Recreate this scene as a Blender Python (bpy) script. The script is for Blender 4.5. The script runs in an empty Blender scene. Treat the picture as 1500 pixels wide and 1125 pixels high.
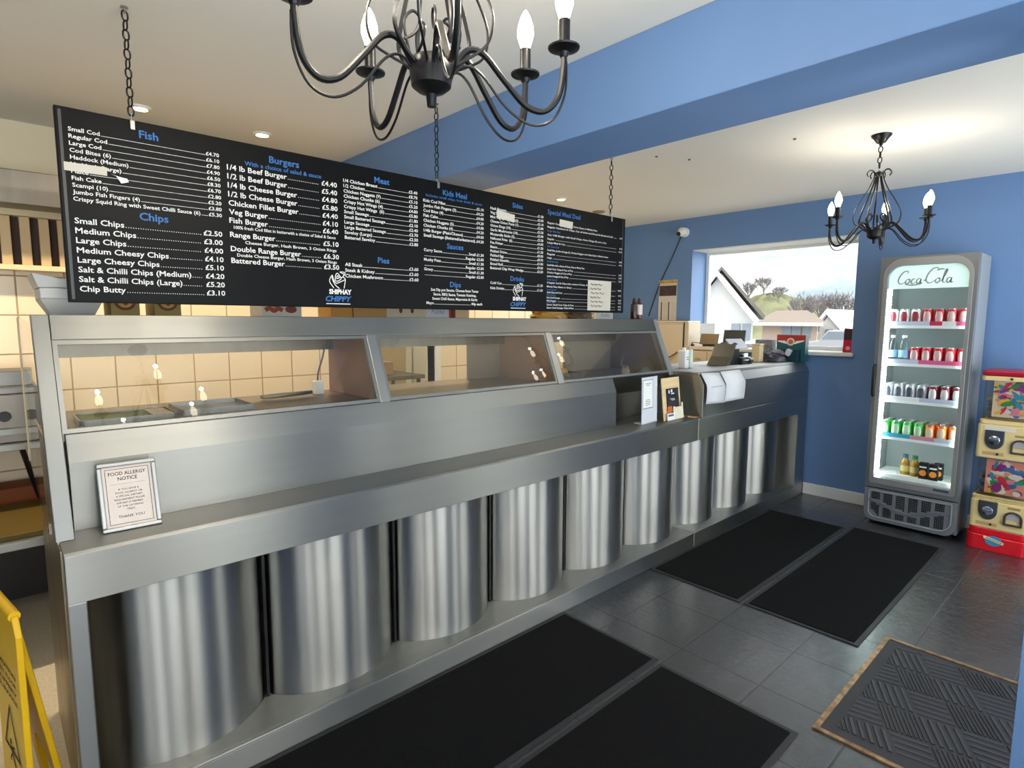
import bpy, math, random
from mathutils import Vector, Matrix
random.seed(7)
PI = math.pi
SC = bpy.context.scene
COL = SC.collection

# ------------------------------------------------------------------ camera
cam_d = bpy.data.cameras.new('camera')
cam = bpy.data.objects.new('camera', cam_d); COL.objects.link(cam)
F_PX, YAW, PITCH, ROLL = 843.136, 0.827637, -0.110014, 0.004466
cam_d.sensor_fit = 'HORIZONTAL'; cam_d.sensor_width = 36.0; cam_d.lens = F_PX / 1500 * 36
cam_d.clip_start = 0.02; cam_d.clip_end = 500
fw = Vector((math.cos(YAW)*math.cos(PITCH), math.sin(YAW)*math.cos(PITCH), math.sin(PITCH)))
rt = Vector((math.sin(YAW), -math.cos(YAW), 0)); up = rt.cross(fw)
rt2 = rt*math.cos(ROLL) + up*math.sin(ROLL); up2 = up*math.cos(ROLL) - rt*math.sin(ROLL)
M = Matrix.Identity(4)
for i in range(3):
    M[i][0] = rt2[i]; M[i][1] = up2[i]; M[i][2] = -fw[i]
M[2][3] = 1.45
cam.matrix_world = M
SC.camera = cam

# ------------------------------------------------------------------ colour management and sky
SC.view_settings.view_transform = 'Standard'
SC.view_settings.look = 'None'
SC.view_settings.gamma = 1.0
SC.view_settings.use_curve_mapping = False
SC.view_settings.exposure = 0.6
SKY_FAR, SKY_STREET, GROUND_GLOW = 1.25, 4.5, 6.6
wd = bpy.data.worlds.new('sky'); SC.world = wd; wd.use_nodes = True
wn, wl = wd.node_tree.nodes, wd.node_tree.links
wn.clear()
w_out = wn.new('ShaderNodeOutputWorld'); w_bg = wn.new('ShaderNodeBackground')
w_tc = wn.new('ShaderNodeTexCoord'); w_map = wn.new('ShaderNodeMapping'); w_map.inputs['Scale'].default_value = (3, 3, 9)
w_no = wn.new('ShaderNodeTexNoise'); w_no.inputs['Scale'].default_value = 1.6; w_no.inputs['Detail'].default_value = 7
w_cr = wn.new('ShaderNodeValToRGB')
w_cr.color_ramp.elements[0].position = 0.30; w_cr.color_ramp.elements[0].color = (0.40, 0.51, 0.60, 1)
w_cr.color_ramp.elements[1].position = 0.50; w_cr.color_ramp.elements[1].color = (0.98, 0.99, 1.0, 1)
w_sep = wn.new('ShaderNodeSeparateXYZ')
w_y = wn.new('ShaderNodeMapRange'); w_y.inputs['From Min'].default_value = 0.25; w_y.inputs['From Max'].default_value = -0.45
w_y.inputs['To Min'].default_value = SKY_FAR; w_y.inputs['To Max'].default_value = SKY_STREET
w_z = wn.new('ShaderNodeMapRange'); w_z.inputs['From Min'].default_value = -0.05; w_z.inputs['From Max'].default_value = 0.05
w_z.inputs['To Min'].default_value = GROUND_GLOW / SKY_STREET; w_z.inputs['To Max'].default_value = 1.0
w_mul = wn.new('ShaderNodeMath'); w_mul.operation = 'MULTIPLY'
wl.new(w_tc.outputs['Generated'], w_map.inputs[0]); wl.new(w_map.outputs[0], w_no.inputs['Vector'])
wl.new(w_no.outputs['Fac'], w_cr.inputs[0]); wl.new(w_cr.outputs[0], w_bg.inputs['Color'])
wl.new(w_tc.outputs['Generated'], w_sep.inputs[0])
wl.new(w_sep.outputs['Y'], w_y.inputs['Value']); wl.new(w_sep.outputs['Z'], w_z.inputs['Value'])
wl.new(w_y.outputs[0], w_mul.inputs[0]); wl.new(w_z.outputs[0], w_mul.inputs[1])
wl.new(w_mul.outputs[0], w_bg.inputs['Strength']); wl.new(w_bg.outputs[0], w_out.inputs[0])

# ------------------------------------------------------------------ materials
def lin(c):
    return tuple(((v/255)/12.92 if v/255 <= 0.04045 else ((v/255+0.055)/1.055)**2.4) for v in c)
MATS = {}
def mat(name, rgb, rough=0.5, metal=0.0, noise=None, bump=None, spec=0.5, emit=0, emit_rgb=None, coat=0.0, aniso=0.0):
    """noise=(scale xyz, amount): slight value variation; bump=(scale xyz, strength)"""
    if name in MATS: return MATS[name]
    m = bpy.data.materials.new(name); m.use_nodes = True
    nt = m.node_tree; b = nt.nodes['Principled BSDF']
    c = lin(rgb)
    b.inputs['Base Color'].default_value = (*c, 1); b.inputs['Roughness'].default_value = rough
    b.inputs['Metallic'].default_value = metal; b.inputs['Specular IOR Level'].default_value = spec
    b.inputs['Coat Weight'].default_value = coat
    b.inputs['Anisotropic'].default_value = aniso
    if aniso:   # brushed sideways: highlights smear up and down
        tv = nt.nodes.new('ShaderNodeCombineXYZ'); tv.inputs[1].default_value = .3; tv.inputs[2].default_value = 1.0
        nt.links.new(tv.outputs[0], b.inputs['Tangent'])
    if emit:
        b.inputs['Emission Color'].default_value = (*lin(emit_rgb or rgb), 1); b.inputs['Emission Strength'].default_value = emit
    tc = None
    if noise or bump:
        tc = nt.nodes.new('ShaderNodeTexCoord')
    if noise:
        mp = nt.nodes.new('ShaderNodeMapping'); mp.inputs['Scale'].default_value = noise[0]
        n = nt.nodes.new('ShaderNodeTexNoise'); n.inputs['Scale'].default_value = 1; n.inputs['Detail'].default_value = 4
        r = nt.nodes.new('ShaderNodeMapRange'); r.inputs['From Min'].default_value = 0.3; r.inputs['From Max'].default_value = 0.7
        r.inputs['To Min'].default_value = 1-noise[1]; r.inputs['To Max'].default_value = 1+noise[1]
        mx = nt.nodes.new('ShaderNodeVectorMath'); mx.operation = 'SCALE'; mx.inputs[0].default_value = c
        nt.links.new(tc.outputs['Object'], mp.inputs[0]); nt.links.new(mp.outputs[0], n.inputs['Vector'])
        nt.links.new(n.outputs['Fac'], r.inputs['Value']); nt.links.new(r.outputs[0], mx.inputs['Scale'])
        nt.links.new(mx.outputs[0], b.inputs['Base Color'])
    if bump:
        mp = nt.nodes.new('ShaderNodeMapping'); mp.inputs['Scale'].default_value = bump[0]
        n = nt.nodes.new('ShaderNodeTexNoise'); n.inputs['Scale'].default_value = 1; n.inputs['Detail'].default_value = 4
        bp = nt.nodes.new('ShaderNodeBump'); bp.inputs['Strength'].default_value = bump[1]; bp.inputs['Distance'].default_value = 0.01
        nt.links.new(tc.outputs['Object'], mp.inputs[0]); nt.links.new(mp.outputs[0], n.inputs['Vector'])
        nt.links.new(n.outputs['Fac'], bp.inputs['Height']); nt.links.new(bp.outputs[0], b.inputs['Normal'])
    MATS[name] = m
    return m

def glass_mat(name, tint=(1, 1, 1), ior=1.45, rough=0.0, extra=0.0):
    """thin pane: clear straight-through light plus a Fresnel reflection"""
    if name in MATS: return MATS[name]
    m = bpy.data.materials.new(name); m.use_nodes = True
    nt = m.node_tree; nt.nodes.clear()
    o = nt.nodes.new('ShaderNodeOutputMaterial'); mx = nt.nodes.new('ShaderNodeMixShader')
    t = nt.nodes.new('ShaderNodeBsdfTransparent'); t.inputs[0].default_value = (*tint, 1)
    g = nt.nodes.new('ShaderNodeBsdfGlossy'); g.inputs['Roughness'].default_value = rough
    f = nt.nodes.new('ShaderNodeFresnel'); f.inputs[0].default_value = ior
    ad = nt.nodes.new('ShaderNodeMath'); ad.operation = 'ADD'; ad.inputs[1].default_value = extra
    nt.links.new(f.outputs[0], ad.inputs[0])
    ge = nt.nodes.new('ShaderNodeNewGeometry'); inv = nt.nodes.new('ShaderNodeMath'); inv.operation = 'SUBTRACT'; inv.inputs[0].default_value = 1.0
    fr_ = nt.nodes.new('ShaderNodeMath'); fr_.operation = 'MULTIPLY'
    nt.links.new(ge.outputs['Backfacing'], inv.inputs[1]); nt.links.new(ad.outputs[0], fr_.inputs[0]); nt.links.new(inv.outputs[0], fr_.inputs[1])
    nt.links.new(fr_.outputs[0], mx.inputs[0])
    nt.links.new(t.outputs[0], mx.inputs[1]); nt.links.new(g.outputs[0], mx.inputs[2]); nt.links.new(mx.outputs[0], o.inputs[0])
    MATS[name] = m
    return m

def tile_mat(name, rgb, grout, size, axes, off, gap=0.004, rough=0.3, bump=0.0, var=0.0, bscale=18.0):
    """square tile grid in world (object = world) coordinates. axes: indices of the two axes"""
    if name in MATS: return MATS[name]
    m = bpy.data.materials.new(name); m.use_nodes = True
    nt = m.node_tree; b = nt.nodes['Principled BSDF']; N = nt.nodes.new; L = nt.links.new
    geo = N('ShaderNodeNewGeometry'); sep = N('ShaderNodeSeparateXYZ'); L(geo.outputs['Position'], sep.inputs[0])
    masks = []; cells = []
    for k, ax in enumerate(axes):
        s = N('ShaderNodeMath'); s.operation = 'SUBTRACT'; L(sep.outputs[ax], s.inputs[0]); s.inputs[1].default_value = off[k]
        d = N('ShaderNodeMath'); d.operation = 'DIVIDE'; L(s.outputs[0], d.inputs[0]); d.inputs[1].default_value = size[k]
        fl = N('ShaderNodeMath'); fl.operation = 'FLOOR'; L(d.outputs[0], fl.inputs[0]); cells.append(fl)
        pp = N('ShaderNodeMath'); pp.operation = 'PINGPONG'; L(d.outputs[0], pp.inputs[0]); pp.inputs[1].default_value = 0.5
        mr = N('ShaderNodeMapRange'); L(pp.outputs[0], mr.inputs['Value'])
        mr.inputs['From Min'].default_value = gap/2/size[k]; mr.inputs['From Max'].default_value = gap*0.9/size[k]
        masks.append(mr)
    mn = N('ShaderNodeMath'); mn.operation = 'MINIMUM'; L(masks[0].outputs[0], mn.inputs[0]); L(masks[1].outputs[0], mn.inputs[1])
    cx = N('ShaderNodeCombineXYZ'); L(cells[0].outputs[0], cx.inputs[0]); L(cells[1].outputs[0], cx.inputs[1])
    wn_ = N('ShaderNodeTexWhiteNoise'); L(cx.outputs[0], wn_.inputs['Vector'])
    no = N('ShaderNodeTexNoise'); no.inputs['Scale'].default_value = bscale; no.inputs['Detail'].default_value = 6; no.inputs['Roughness'].default_value = 0.6
    L(geo.outputs['Position'], no.inputs['Vector'])
    vr = N('ShaderNodeMapRange'); L(wn_.outputs['Value'], vr.inputs['Value']); vr.inputs['To Min'].default_value = 1-var; vr.inputs['To Max'].default_value = 1+var
    vr2 = N('ShaderNodeMapRange'); L(no.outputs['Fac'], vr2.inputs['Value']); vr2.inputs['From Min'].default_value = .3; vr2.inputs['From Max'].default_value = .7
    vr2.inputs['To Min'].default_value = 1-var; vr2.inputs['To Max'].default_value = 1+var
    ml = N('ShaderNodeMath'); ml.operation = 'MULTIPLY'; L(vr.outputs[0], ml.inputs[0]); L(vr2.outputs[0], ml.inputs[1])
    sc = N('ShaderNodeVectorMath'); sc.operation = 'SCALE'; sc.inputs[0].default_value = lin(rgb); L(ml.outputs[0], sc.inputs['Scale'])
    mx = N('ShaderNodeMix'); mx.data_type = 'RGBA'; L(mn.outputs[0], mx.inputs['Factor'])
    mx.inputs['A'].default_value = (*lin(grout), 1); L(sc.outputs[0], mx.inputs['B'])
    L(mx.outputs['Result'], b.inputs['Base Color'])
    rr = N('ShaderNodeMapRange'); L(mn.outputs[0], rr.inputs['Value']); rr.inputs['To Min'].default_value = 0.85; rr.inputs['To Max'].default_value = rough
    L(rr.outputs[0], b.inputs['Roughness'])
    hm = N('ShaderNodeMath'); hm.operation = 'MULTIPLY_ADD'; L(no.outputs['Fac'], hm.inputs[0]); hm.inputs[1].default_value = bump; L(mn.outputs[0], hm.inputs[2])
    bp = N('ShaderNodeBump'); bp.inputs['Strength'].default_value = 0.6; bp.inputs['Distance'].default_value = 0.004
    L(hm.outputs[0], bp.inputs['Height']); L(bp.outputs[0], b.inputs['Normal'])
    MATS[name] = m
    return m

STEEL = mat('brushed steel', (150, 150, 145), 0.42, 1.0, noise=((1.2, 30, 30), .025), aniso=.9)
STEEL_T = mat('lighter steel copy', (172, 172, 168), 0.42, 1.0, noise=((1.2, 30, 30), .025), aniso=.9)  # same steel; the range copy is darker to offset its brighter reflections
STEEL_C = mat('steel darkened for cornice', (142, 141, 135), 0.38, 1.0, noise=((3, 30, 30), .04), aniso=.9)  # range steel darkened further to offset bright reflections on the slant
POST = mat('aluminium darkened for post', (140, 142, 140), 0.4, 1.0)  # aluminium darkened to offset bright reflections on the slanted post
STEEL_B = mat('rolled steel', (170, 169, 164), 0.38, 1.0, noise=((40, 40, .6), .08), aniso=.97)
STEEL_D = mat('dull steel', (128, 122, 112), 0.4, 1.0, noise=((30, 30, 3), .08))
ALU = mat('bright aluminium', (160, 160, 157), 0.38, 1.0)
WHITE = mat('white paint', (232, 232, 226), 0.6)
CEIL = mat('ceiling paint', (228, 225, 215), 0.9, noise=((.8, .8, .8), .02))
BLUE = mat('blue wall paint', (102, 136, 182), 0.55, noise=((1.2, 1.2, 1.2), .03), bump=((40, 40, 40), .06))
BLACKM = mat('black iron', (13, 13, 15), 0.38, 0.0, spec=.35)
BLACKP = mat('black plastic', (20, 20, 22), 0.45)
RUBBER = mat('black rubber', (46, 46, 50), 0.6, noise=((20, 20, 20), .1))
CARPET = mat('black carpet', (20, 20, 21), 0.97, noise=((160, 160, 160), .35), bump=((420, 420, 420), .8), spec=.15)
GREYP = mat('grey plastic', (112, 116, 120), 0.4)
CARD = mat('brown card', (178, 136, 84), 0.8)
PAPER = mat('white paper', (236, 238, 236), 0.8)
INK = mat('dark ink', (50, 50, 56), 0.7)
BEIGE = mat('beige laminate', (206, 190, 164), 0.5)
GLASS = glass_mat('clear pane', (.97, .98, .98))
GLASS_R = glass_mat('display pane', (.92, .93, .92), 1.5, 0.0, 0.03)
GLASS_F = glass_mat('fridge pane', (.97, .98, .98), 1.35)

# ------------------------------------------------------------------ mesh helpers
class MB:
    def __init__(s): s.v = []; s.f = []; s.mi = []
    def add(s, vs, fs, mi=0):
        n = len(s.v); s.v += [tuple(v) for v in vs]
        s.f += [tuple(i+n for i in f) for f in fs]; s.mi += [mi]*len(fs); return s
    def box(s, x0, x1, y0, y1, z0, z1, mi=0):
        return s.add([(x0,y0,z0),(x1,y0,z0),(x1,y1,z0),(x0,y1,z0),(x0,y0,z1),(x1,y0,z1),(x1,y1,z1),(x0,y1,z1)],
                     [(0,3,2,1),(4,5,6,7),(0,1,5,4),(1,2,6,5),(2,3,7,6),(3,0,4,7)], mi)
    def obox(s, c, half, m, mi=0):
        """oriented box: centre, half sizes, 3x3 matrix"""
        c = Vector(c); vs = []
        for dz in (-1, 1):
            for dx, dy in ((-1,-1),(1,-1),(1,1),(-1,1)):
                vs.append(c + m @ Vector((dx*half[0], dy*half[1], dz*half[2])))
        return s.add(vs, [(0,3,2,1),(4,5,6,7),(0,1,5,4),(1,2,6,5),(2,3,7,6),(3,0,4,7)], mi)
    def prism(s, pts, axis, a0, a1, mi=0):
        """closed 2-D polygon extruded along axis ('x','y','z'); pts in the other two axes in order"""
        def P(p, a):
            return {'x': (a, p[0], p[1]), 'y': (p[0], a, p[1]), 'z': (p[0], p[1], a)}[axis]
        n = len(pts); vs = [P(p, a0) for p in pts] + [P(p, a1) for p in pts]
        fs = [tuple(range(n-1, -1, -1)), tuple(range(n, 2*n))] + [(i, (i+1) % n, n+(i+1) % n, n+i) for i in range(n)]
        return s.add(vs, fs, mi)
    def tube(s, pts, r, n=8, cap=True, mi=0, closed=False):
        pts = [Vector(p) for p in pts]; k = len(pts); vs = []; prev = None
        for i, p in enumerate(pts):
            a = pts[(i-1) % k] if (closed or i) else p; b = pts[(i+1) % k] if (closed or i < k-1) else p
            t = (b-a).normalized() if (b-a).length > 1e-9 else Vector((0, 0, 1))
            if prev is None: u = t.orthogonal().normalized()
            else:
                u = prev - t*prev.dot(t)
                u = u.normalized() if u.length > 1e-6 else t.orthogonal().normalized()
            prev = u; w = t.cross(u); rr = r[i] if isinstance(r, (list, tuple)) else r
            vs += [p + (u*math.cos(2*PI*j/n) + w*math.sin(2*PI*j/n))*rr for j in range(n)]
        fs = []
        for i in range(k if closed else k-1):
            i2 = (i+1) % k
            fs += [(i*n+j, i*n+(j+1) % n, i2*n+(j+1) % n, i2*n+j) for j in range(n)]
        if cap and not closed: fs += [tuple(range(n-1, -1, -1)), tuple(range((k-1)*n, k*n))]
        return s.add(vs, fs, mi)
    def lathe(s, prof, c, n=24, mi=0, axis='z', m=None):
        """prof: (radius, height) list; closed at ends when radius is 0"""
        c = Vector(c); vs = []; k = len(prof)
        for r, h in prof:
            for j in range(n):
                a = 2*PI*j/n; q = Vector((r*math.cos(a), r*math.sin(a), h))
                if axis == 'x': q = Vector((q.z, q.x, q.y))
                if axis == 'y': q = Vector((q.x, q.z, q.y))
                if m is not None: q = m @ q
                vs.append(c+q)
        fs = [(i*n+j, i*n+(j+1) % n, (i+1)*n+(j+1) % n, (i+1)*n+j) for i in range(k-1) for j in range(n)]
        fs += [tuple(range(n-1, -1, -1)), tuple(range((k-1)*n, k*n))]
        return s.add(vs, fs, mi)
    def quad(s, a, b, c, d, mi=0): return s.add([a, b, c, d], [(0, 1, 2, 3)], mi)
    def build(s, name, mats, parent=None, smooth=False, bevel=0.0, loc=None, seg=2):
        me = bpy.data.meshes.new(name)
        root = Vector((0, 0, 0)); q = parent
        while q is not None: root = root + q.location; q = q.parent
        if parent is None:
            if loc is None:
                xs = [v[0] for v in s.v]; ys = [v[1] for v in s.v]; zs = [v[2] for v in s.v]
                loc = ((min(xs)+max(xs))/2, (min(ys)+max(ys))/2, min(zs))
            root = Vector(loc)
        me.from_pydata([tuple(Vector(v)-root) for v in s.v], [], s.f); me.validate()
        if not isinstance(mats, (list, tuple)): mats = [mats]
        for m in mats: me.materials.append(m)
        if len(mats) > 1 and len(me.polygons) == len(s.mi):
            me.polygons.foreach_set('material_index', s.mi)
        import bmesh
        bm = bmesh.new(); bm.from_mesh(me)
        bmesh.ops.recalc_face_normals(bm, faces=bm.faces)
        bm.to_mesh(me); bm.free()
        o = bpy.data.objects.new(name, me); COL.objects.link(o)
        if parent is None: o.location = root
        else: o.parent = parent
        if smooth:
            me.polygons.foreach_set('use_smooth', [True]*len(me.polygons))
            me.set_sharp_from_angle(angle=math.radians(42))
        if bevel:
            b = o.modifiers.new('edge', 'BEVEL'); b.width = bevel; b.segments = seg; b.limit_method = 'ANGLE'; b.angle_limit = math.radians(40)
        return o

def tag(o, label, cat, group=None):
    o['label'] = label; o['category'] = cat
    if group: o['group'] = group
    return o
def thing(name, label, cat, loc, group=None):
    o = bpy.data.objects.new(name, None); COL.objects.link(o); o.location = loc; o.empty_display_size = .05
    return tag(o, label, cat, group)
def struct(o): o['kind'] = 'structure'; return o
def box_struct(name, m, *b): return struct(MB().box(*b).build(name, m, loc=(0, 0, 0)))
def children(o): return [c for c in bpy.data.objects if c.parent == o]
def snapshot(root):
    """list of (object, [children...]) so that copies need no search"""
    return (root, [snapshot(c) for c in root.children])
def copy_tree(snap, parent=None):
    c = snap[0].copy(); COL.objects.link(c); c.parent = parent
    for s in snap[1]: copy_tree(s, c)
    return c

_fc = {}
def text_geo(body, bold, shear=0.0):
    k = (body, bold, shear)
    if k in _fc: return _fc[k]
    cu = bpy.data.curves.new('t', 'FONT'); cu.body = body; cu.size = 1.0; cu.resolution_u = 2
    cu.offset = bold; cu.shear = shear; cu.fill_mode = 'FRONT'
    ob = bpy.data.objects.new('t', cu); me = bpy.data.meshes.new_from_object(ob)
    vs = [tuple(v.co) for v in me.vertices]; fs = [tuple(p.vertices) for p in me.polygons]
    bpy.data.objects.remove(ob); bpy.data.meshes.remove(me); bpy.data.curves.remove(cu)
    _fc[k] = (vs, fs); return _fc[k]
def add_text(mb, body, o, size, ux=(1, 0, 0), uy=(0, 0, 1), align='l', width=None, bold=0.02, shear=0.0, mi=0, wide=1.0):
    vs, fs = text_geo(body, bold, shear)
    if not vs: return 0, 0
    x0 = min(v[0] for v in vs); x1 = max(v[0] for v in vs)
    sx = size*wide if width is None else width/(x1-x0)
    w = (x1-x0)*sx
    sh = {'l': 0, 'r': -w, 'c': -w/2}[align]
    o = Vector(o); ux = Vector(ux); uy = Vector(uy)
    mb.add([o + ux*((v[0]-x0)*sx+sh) + uy*(v[1]*size) for v in vs], fs, mi)
    return w, size

def spline(pts, n=6):
    """Catmull-Rom through points"""
    pts = [Vector(p) for p in pts]; out = []
    for i in range(len(pts)-1):
        p0 = pts[max(i-1, 0)]; p1 = pts[i]; p2 = pts[i+1]; p3 = pts[min(i+2, len(pts)-1)]
        for k in range(n):
            t = k/n
            out.append(0.5*((2*p1) + (p2-p0)*t + (2*p0-5*p1+4*p2-p3)*t*t + (3*p1-p0-3*p2+p3)*t**3))
    out.append(pts[-1]); return out
def ribbon(mb, pts, w, ux, uy, o, mi=0):
    """flat stroke in the plane (ux, uy) at o; pts 2-D, w width or list"""
    pts = spline([(p[0], p[1], 0) for p in pts], 5); n = len(pts); o = Vector(o); ux = Vector(ux); uy = Vector(uy)
    vs = []
    for i, p in enumerate(pts):
        t = (pts[min(i+1, n-1)]-pts[max(i-1, 0)]); t = t.normalized() if t.length else Vector((1, 0, 0))
        nn = Vector((-t.y, t.x, 0)); ww = w if not isinstance(w, (list, tuple)) else w[0]+(w[1]-w[0])*math.sin(PI*i/(n-1))
        for sg in (-1, 1):
            q = p + nn*(sg*ww/2); vs.append(o + ux*q.x + uy*q.y)
    mb.add(vs, [(2*i, 2*i+1, 2*i+3, 2*i+2) for i in range(n-1)], mi)
def arc2(cx, cy, rx, ry, a0, a1, n=10):
    return [(cx+rx*math.cos(math.radians(a0+(a1-a0)*i/n)), cy+ry*math.sin(math.radians(a0+(a1-a0)*i/n))) for i in range(n+1)]
def rrect(x0, x1, y0, y1, r, n=6):
    """rounded rectangle, r = one radius or (bl, br, tr, tl)"""
    r = [r]*4 if not isinstance(r, (list, tuple)) else r
    return (arc2(x0+r[0], y0+r[0], r[0], r[0], 180, 270, n) + arc2(x1-r[1], y0+r[1], r[1], r[1], 270, 360, n) +
            arc2(x1-r[2], y1-r[2], r[2], r[2], 0, 90, n) + arc2(x0+r[3], y1-r[3], r[3], r[3], 90, 180, n))
def ring_prism(mb, outer, inner, axis, a0, a1, mi=0):
    """frame between two same-length 2-D loops, extruded"""
    def P(p, a): return {'x': (a, p[0], p[1]), 'y': (p[0], a, p[1]), 'z': (p[0], p[1], a)}[axis]
    n = len(outer)
    vs = [P(p, a0) for p in outer] + [P(p, a0) for p in inner] + [P(p, a1) for p in outer] + [P(p, a1) for p in inner]
    fs = []
    for i in range(n):
        j = (i+1) % n
        fs += [(i, j, n+j, n+i), (2*n+i, 3*n+i, 3*n+j, 2*n+j), (i, 2*n+i, 2*n+j, j), (n+i, n+j, 3*n+j, 3*n+i)]
    mb.add(vs, fs, mi)
def ordn(k): return ('first', 'second', 'third', 'fourth', 'fifth', 'sixth', 'seventh', 'eighth', 'ninth')[k]

# ================================================================== THE SETTING
WX, KY, SY, LX, CZ = 5.07, 3.9, -1.0, -2.6, 2.43     # window wall, kitchen back wall, shop front, far left wall, ceiling
SLATE = tile_mat('slate floor tile', (46, 47, 50), (38, 38, 39), (.347, .347), (0, 1), (2.2, .92), .006, .3, 3.4, .18, 14)
SLATE.node_tree.nodes['Principled BSDF'].inputs['Specular IOR Level'].default_value = 1.0
SLATE.node_tree.nodes['Principled BSDF'].inputs['Coat Weight'].default_value = .6
SLATE.node_tree.nodes['Principled BSDF'].inputs['Coat Roughness'].default_value = .2
KFLOOR = mat('speckled kitchen floor', (208, 194, 166), .6, noise=((90, 90, 90), .12))
KTILE = tile_mat('cream wall tile', (240, 220, 186), (176, 150, 116), (.2, .2), (0, 2), (.144, 1.065), .005, .22, .05, .02, 3)
box_struct('floor', SLATE, LX, WX, SY, 2.06, -.06, 0)
box_struct('floor_kitchen', KFLOOR, LX, WX, 2.06, KY, -.06, 0)
box_struct('ceiling', CEIL, LX, WX, SY, KY, CZ, CZ+.08)
box_struct('wall_left', BLUE, LX-.12, LX, SY, KY, 0, CZ)
# kitchen back wall, with a doorway to the store room
wb = MB(); wb.box(LX, 2.15, KY, KY+.1, 0, CZ); wb.box(2.72, WX, KY, KY+.1, 0, CZ); wb.box(2.15, 2.72, KY, KY+.1, 2.02, CZ)
PLAST = mat('cream plaster', (226, 214, 182), .85)

struct(wb.build('wall_back', KTILE, loc=(0, 0, 0)))
MB_ = MB(); MB_.box(LX, WX, KY-.006, KY, 1.72, CZ); struct(MB_.build('wall_back_plaster', PLAST, loc=(0, 0, 0)))
# store room beyond the doorway
OFFW = mat('off white wall', (226, 222, 208), .8)
sr = MB(); sr.box(1.5, 3.6, 5.6, 5.7, 0, CZ); sr.box(1.4, 1.5, KY+.1, 5.7, 0, CZ); sr.box(3.6, 3.7, KY+.1, 5.7, 0, CZ)
sr.box(1.4, 3.7, KY+.1, 5.7, CZ, CZ+.08); struct(sr.build('wall_store_room', OFFW, loc=(0, 0, 0)))
box_struct('floor_store_room', KFLOOR, 1.4, 3.7, KY, 5.7, -.06, 0)
# window wall with its opening
wy0, wy1, wz0, wz1 = 1.545, 2.97, 1.205, 2.13
wf = MB()
T = .34
wf.box(WX, WX+T, SY, wy0, 0, CZ); wf.box(WX, WX+T, wy1, KY, 0, CZ)
wf.box(WX, WX+T, wy0, wy1, 0, wz0-.03); wf.box(WX, WX+T, wy0, wy1, wz1, CZ)
struct(wf.build('wall_far', BLUE, loc=(0, 0, 0)))
struct(MB().box(WX-.018, WX, SY, 1.84, 0, .095).build('baseboard_far', WHITE, loc=(0, 0, 0), bevel=.004))
# window 1
w1 = bpy.data.objects.new('window_1', None); COL.objects.link(w1); w1.location = (WX+.26, 2.26, wz0); struct(w1)
m = MB(); gx = WX+.26
m.box(gx, gx+.05, wy0, wy0+.035, wz0, wz1); m.box(gx, gx+.05, wy1-.035, wy1, wz0, wz1)
m.box(gx, gx+.05, wy0+.035, wy1-.035, wz0, wz0+.035); m.box(gx, gx+.05, wy0+.035, wy1-.035, wz1-.035, wz1)
m.build('window_frame', WHITE, w1, bevel=.004)
MB().box(gx+.02, gx+.026, wy0+.03, wy1-.03, wz0+.03, wz1-.03).build('window_glass', GLASS, w1)
MB().box(WX-.03, WX+.26, wy0-.02, wy1, wz0-.03, wz0).build('window_sill', WHITE, w1, bevel=.006)
m = MB(); m.box(WX+.01, WX+.26, wy0, wy1, wz1-.012, wz1-.001); m.build('reveal_lining', WHITE, w1)
# shop front behind the camera: large panes, a glazed door, a side window
sf = MB()
sf.box(LX, WX, SY-.2, SY, 2.32, CZ); sf.box(LX, 1.98, SY-.2, SY, 0, .25)
for x0, x1 in ((LX, LX+.25), (1.75, 2.02), (3.0, 3.35), (4.75, WX)): sf.box(x0, x1, SY-.2, SY, 0, 2.32)
sf.box(3.35, 4.75, SY-.2, SY, 0, .35); sf.box(3.35, 4.75, SY-.2, SY, 2.25, 2.32)
for a, b in ((-1.7, -1.42), (-.66, -.36), (.46, .78)): sf.box(a, b, SY-.2, SY, .25, 2.32)
struct(sf.build('wall_front', BLUE, loc=(0, 0, 0)))
for k, (a, b) in enumerate(((LX+.25, -1.7), (-1.42, -.66), (-.36, .46), (.78, 1.75))):
    w = bpy.data.objects.new('window_%d' % (k+2), None); COL.objects.link(w); w.location = (a, SY, .25); struct(w)
    m = MB()
    m.box(a, a+.05, SY-.09, SY-.03, .25, 2.32); m.box(b-.05, b, SY-.09, SY-.03, .25, 2.32)
    m.box(a+.05, b-.05, SY-.09, SY-.03, .25, .31); m.box(a+.05, b-.05, SY-.09, SY-.03, 2.26, 2.32); m.box(a+.05, b-.05, SY-.085, SY-.035, 1.86, 1.91)
    m.build('window_frame', BLACKP, w)
    MB().box(a+.045, b-.045, SY-.063, SY-.058, .3, 2.27).build('window_glass', GLASS, w)
d = bpy.data.objects.new('door_1', None); COL.objects.link(d); d.location = (2.02, SY, 0); struct(d)
m = MB(); m.box(2.02, 2.12, SY-.1, SY-.04, 0, 2.32); m.box(2.9, 3.0, SY-.1, SY-.04, 0, 2.32); m.box(2.12, 2.9, SY-.1, SY-.04, 0, .2); m.box(2.12, 2.9, SY-.1, SY-.04, 2.1, 2.32)
m.build('door_frame', WHITE, d); MB().box(2.1, 2.92, SY-.073, SY-.067, .18, 2.12).build('door_glass', GLASS, d)
w = bpy.data.objects.new('window_6', None); COL.objects.link(w); w.location = (3.35, SY, .35); struct(w)
m = MB()
for a in (3.35, 4.02, 4.7): m.box(a, a+.05, SY-.09, SY-.03, .35, 2.25)
m.build('window_frame', WHITE, w); MB().box(3.4, 4.7, SY-.063, SY-.058, .35, 2.25).build('window_glass', GLASS, w)
# door-side partition whose edge shows at the picture's margin
box_struct('wall_partition', BLUE, 1.87, 1.98, SY, .136, 0, CZ)
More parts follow.
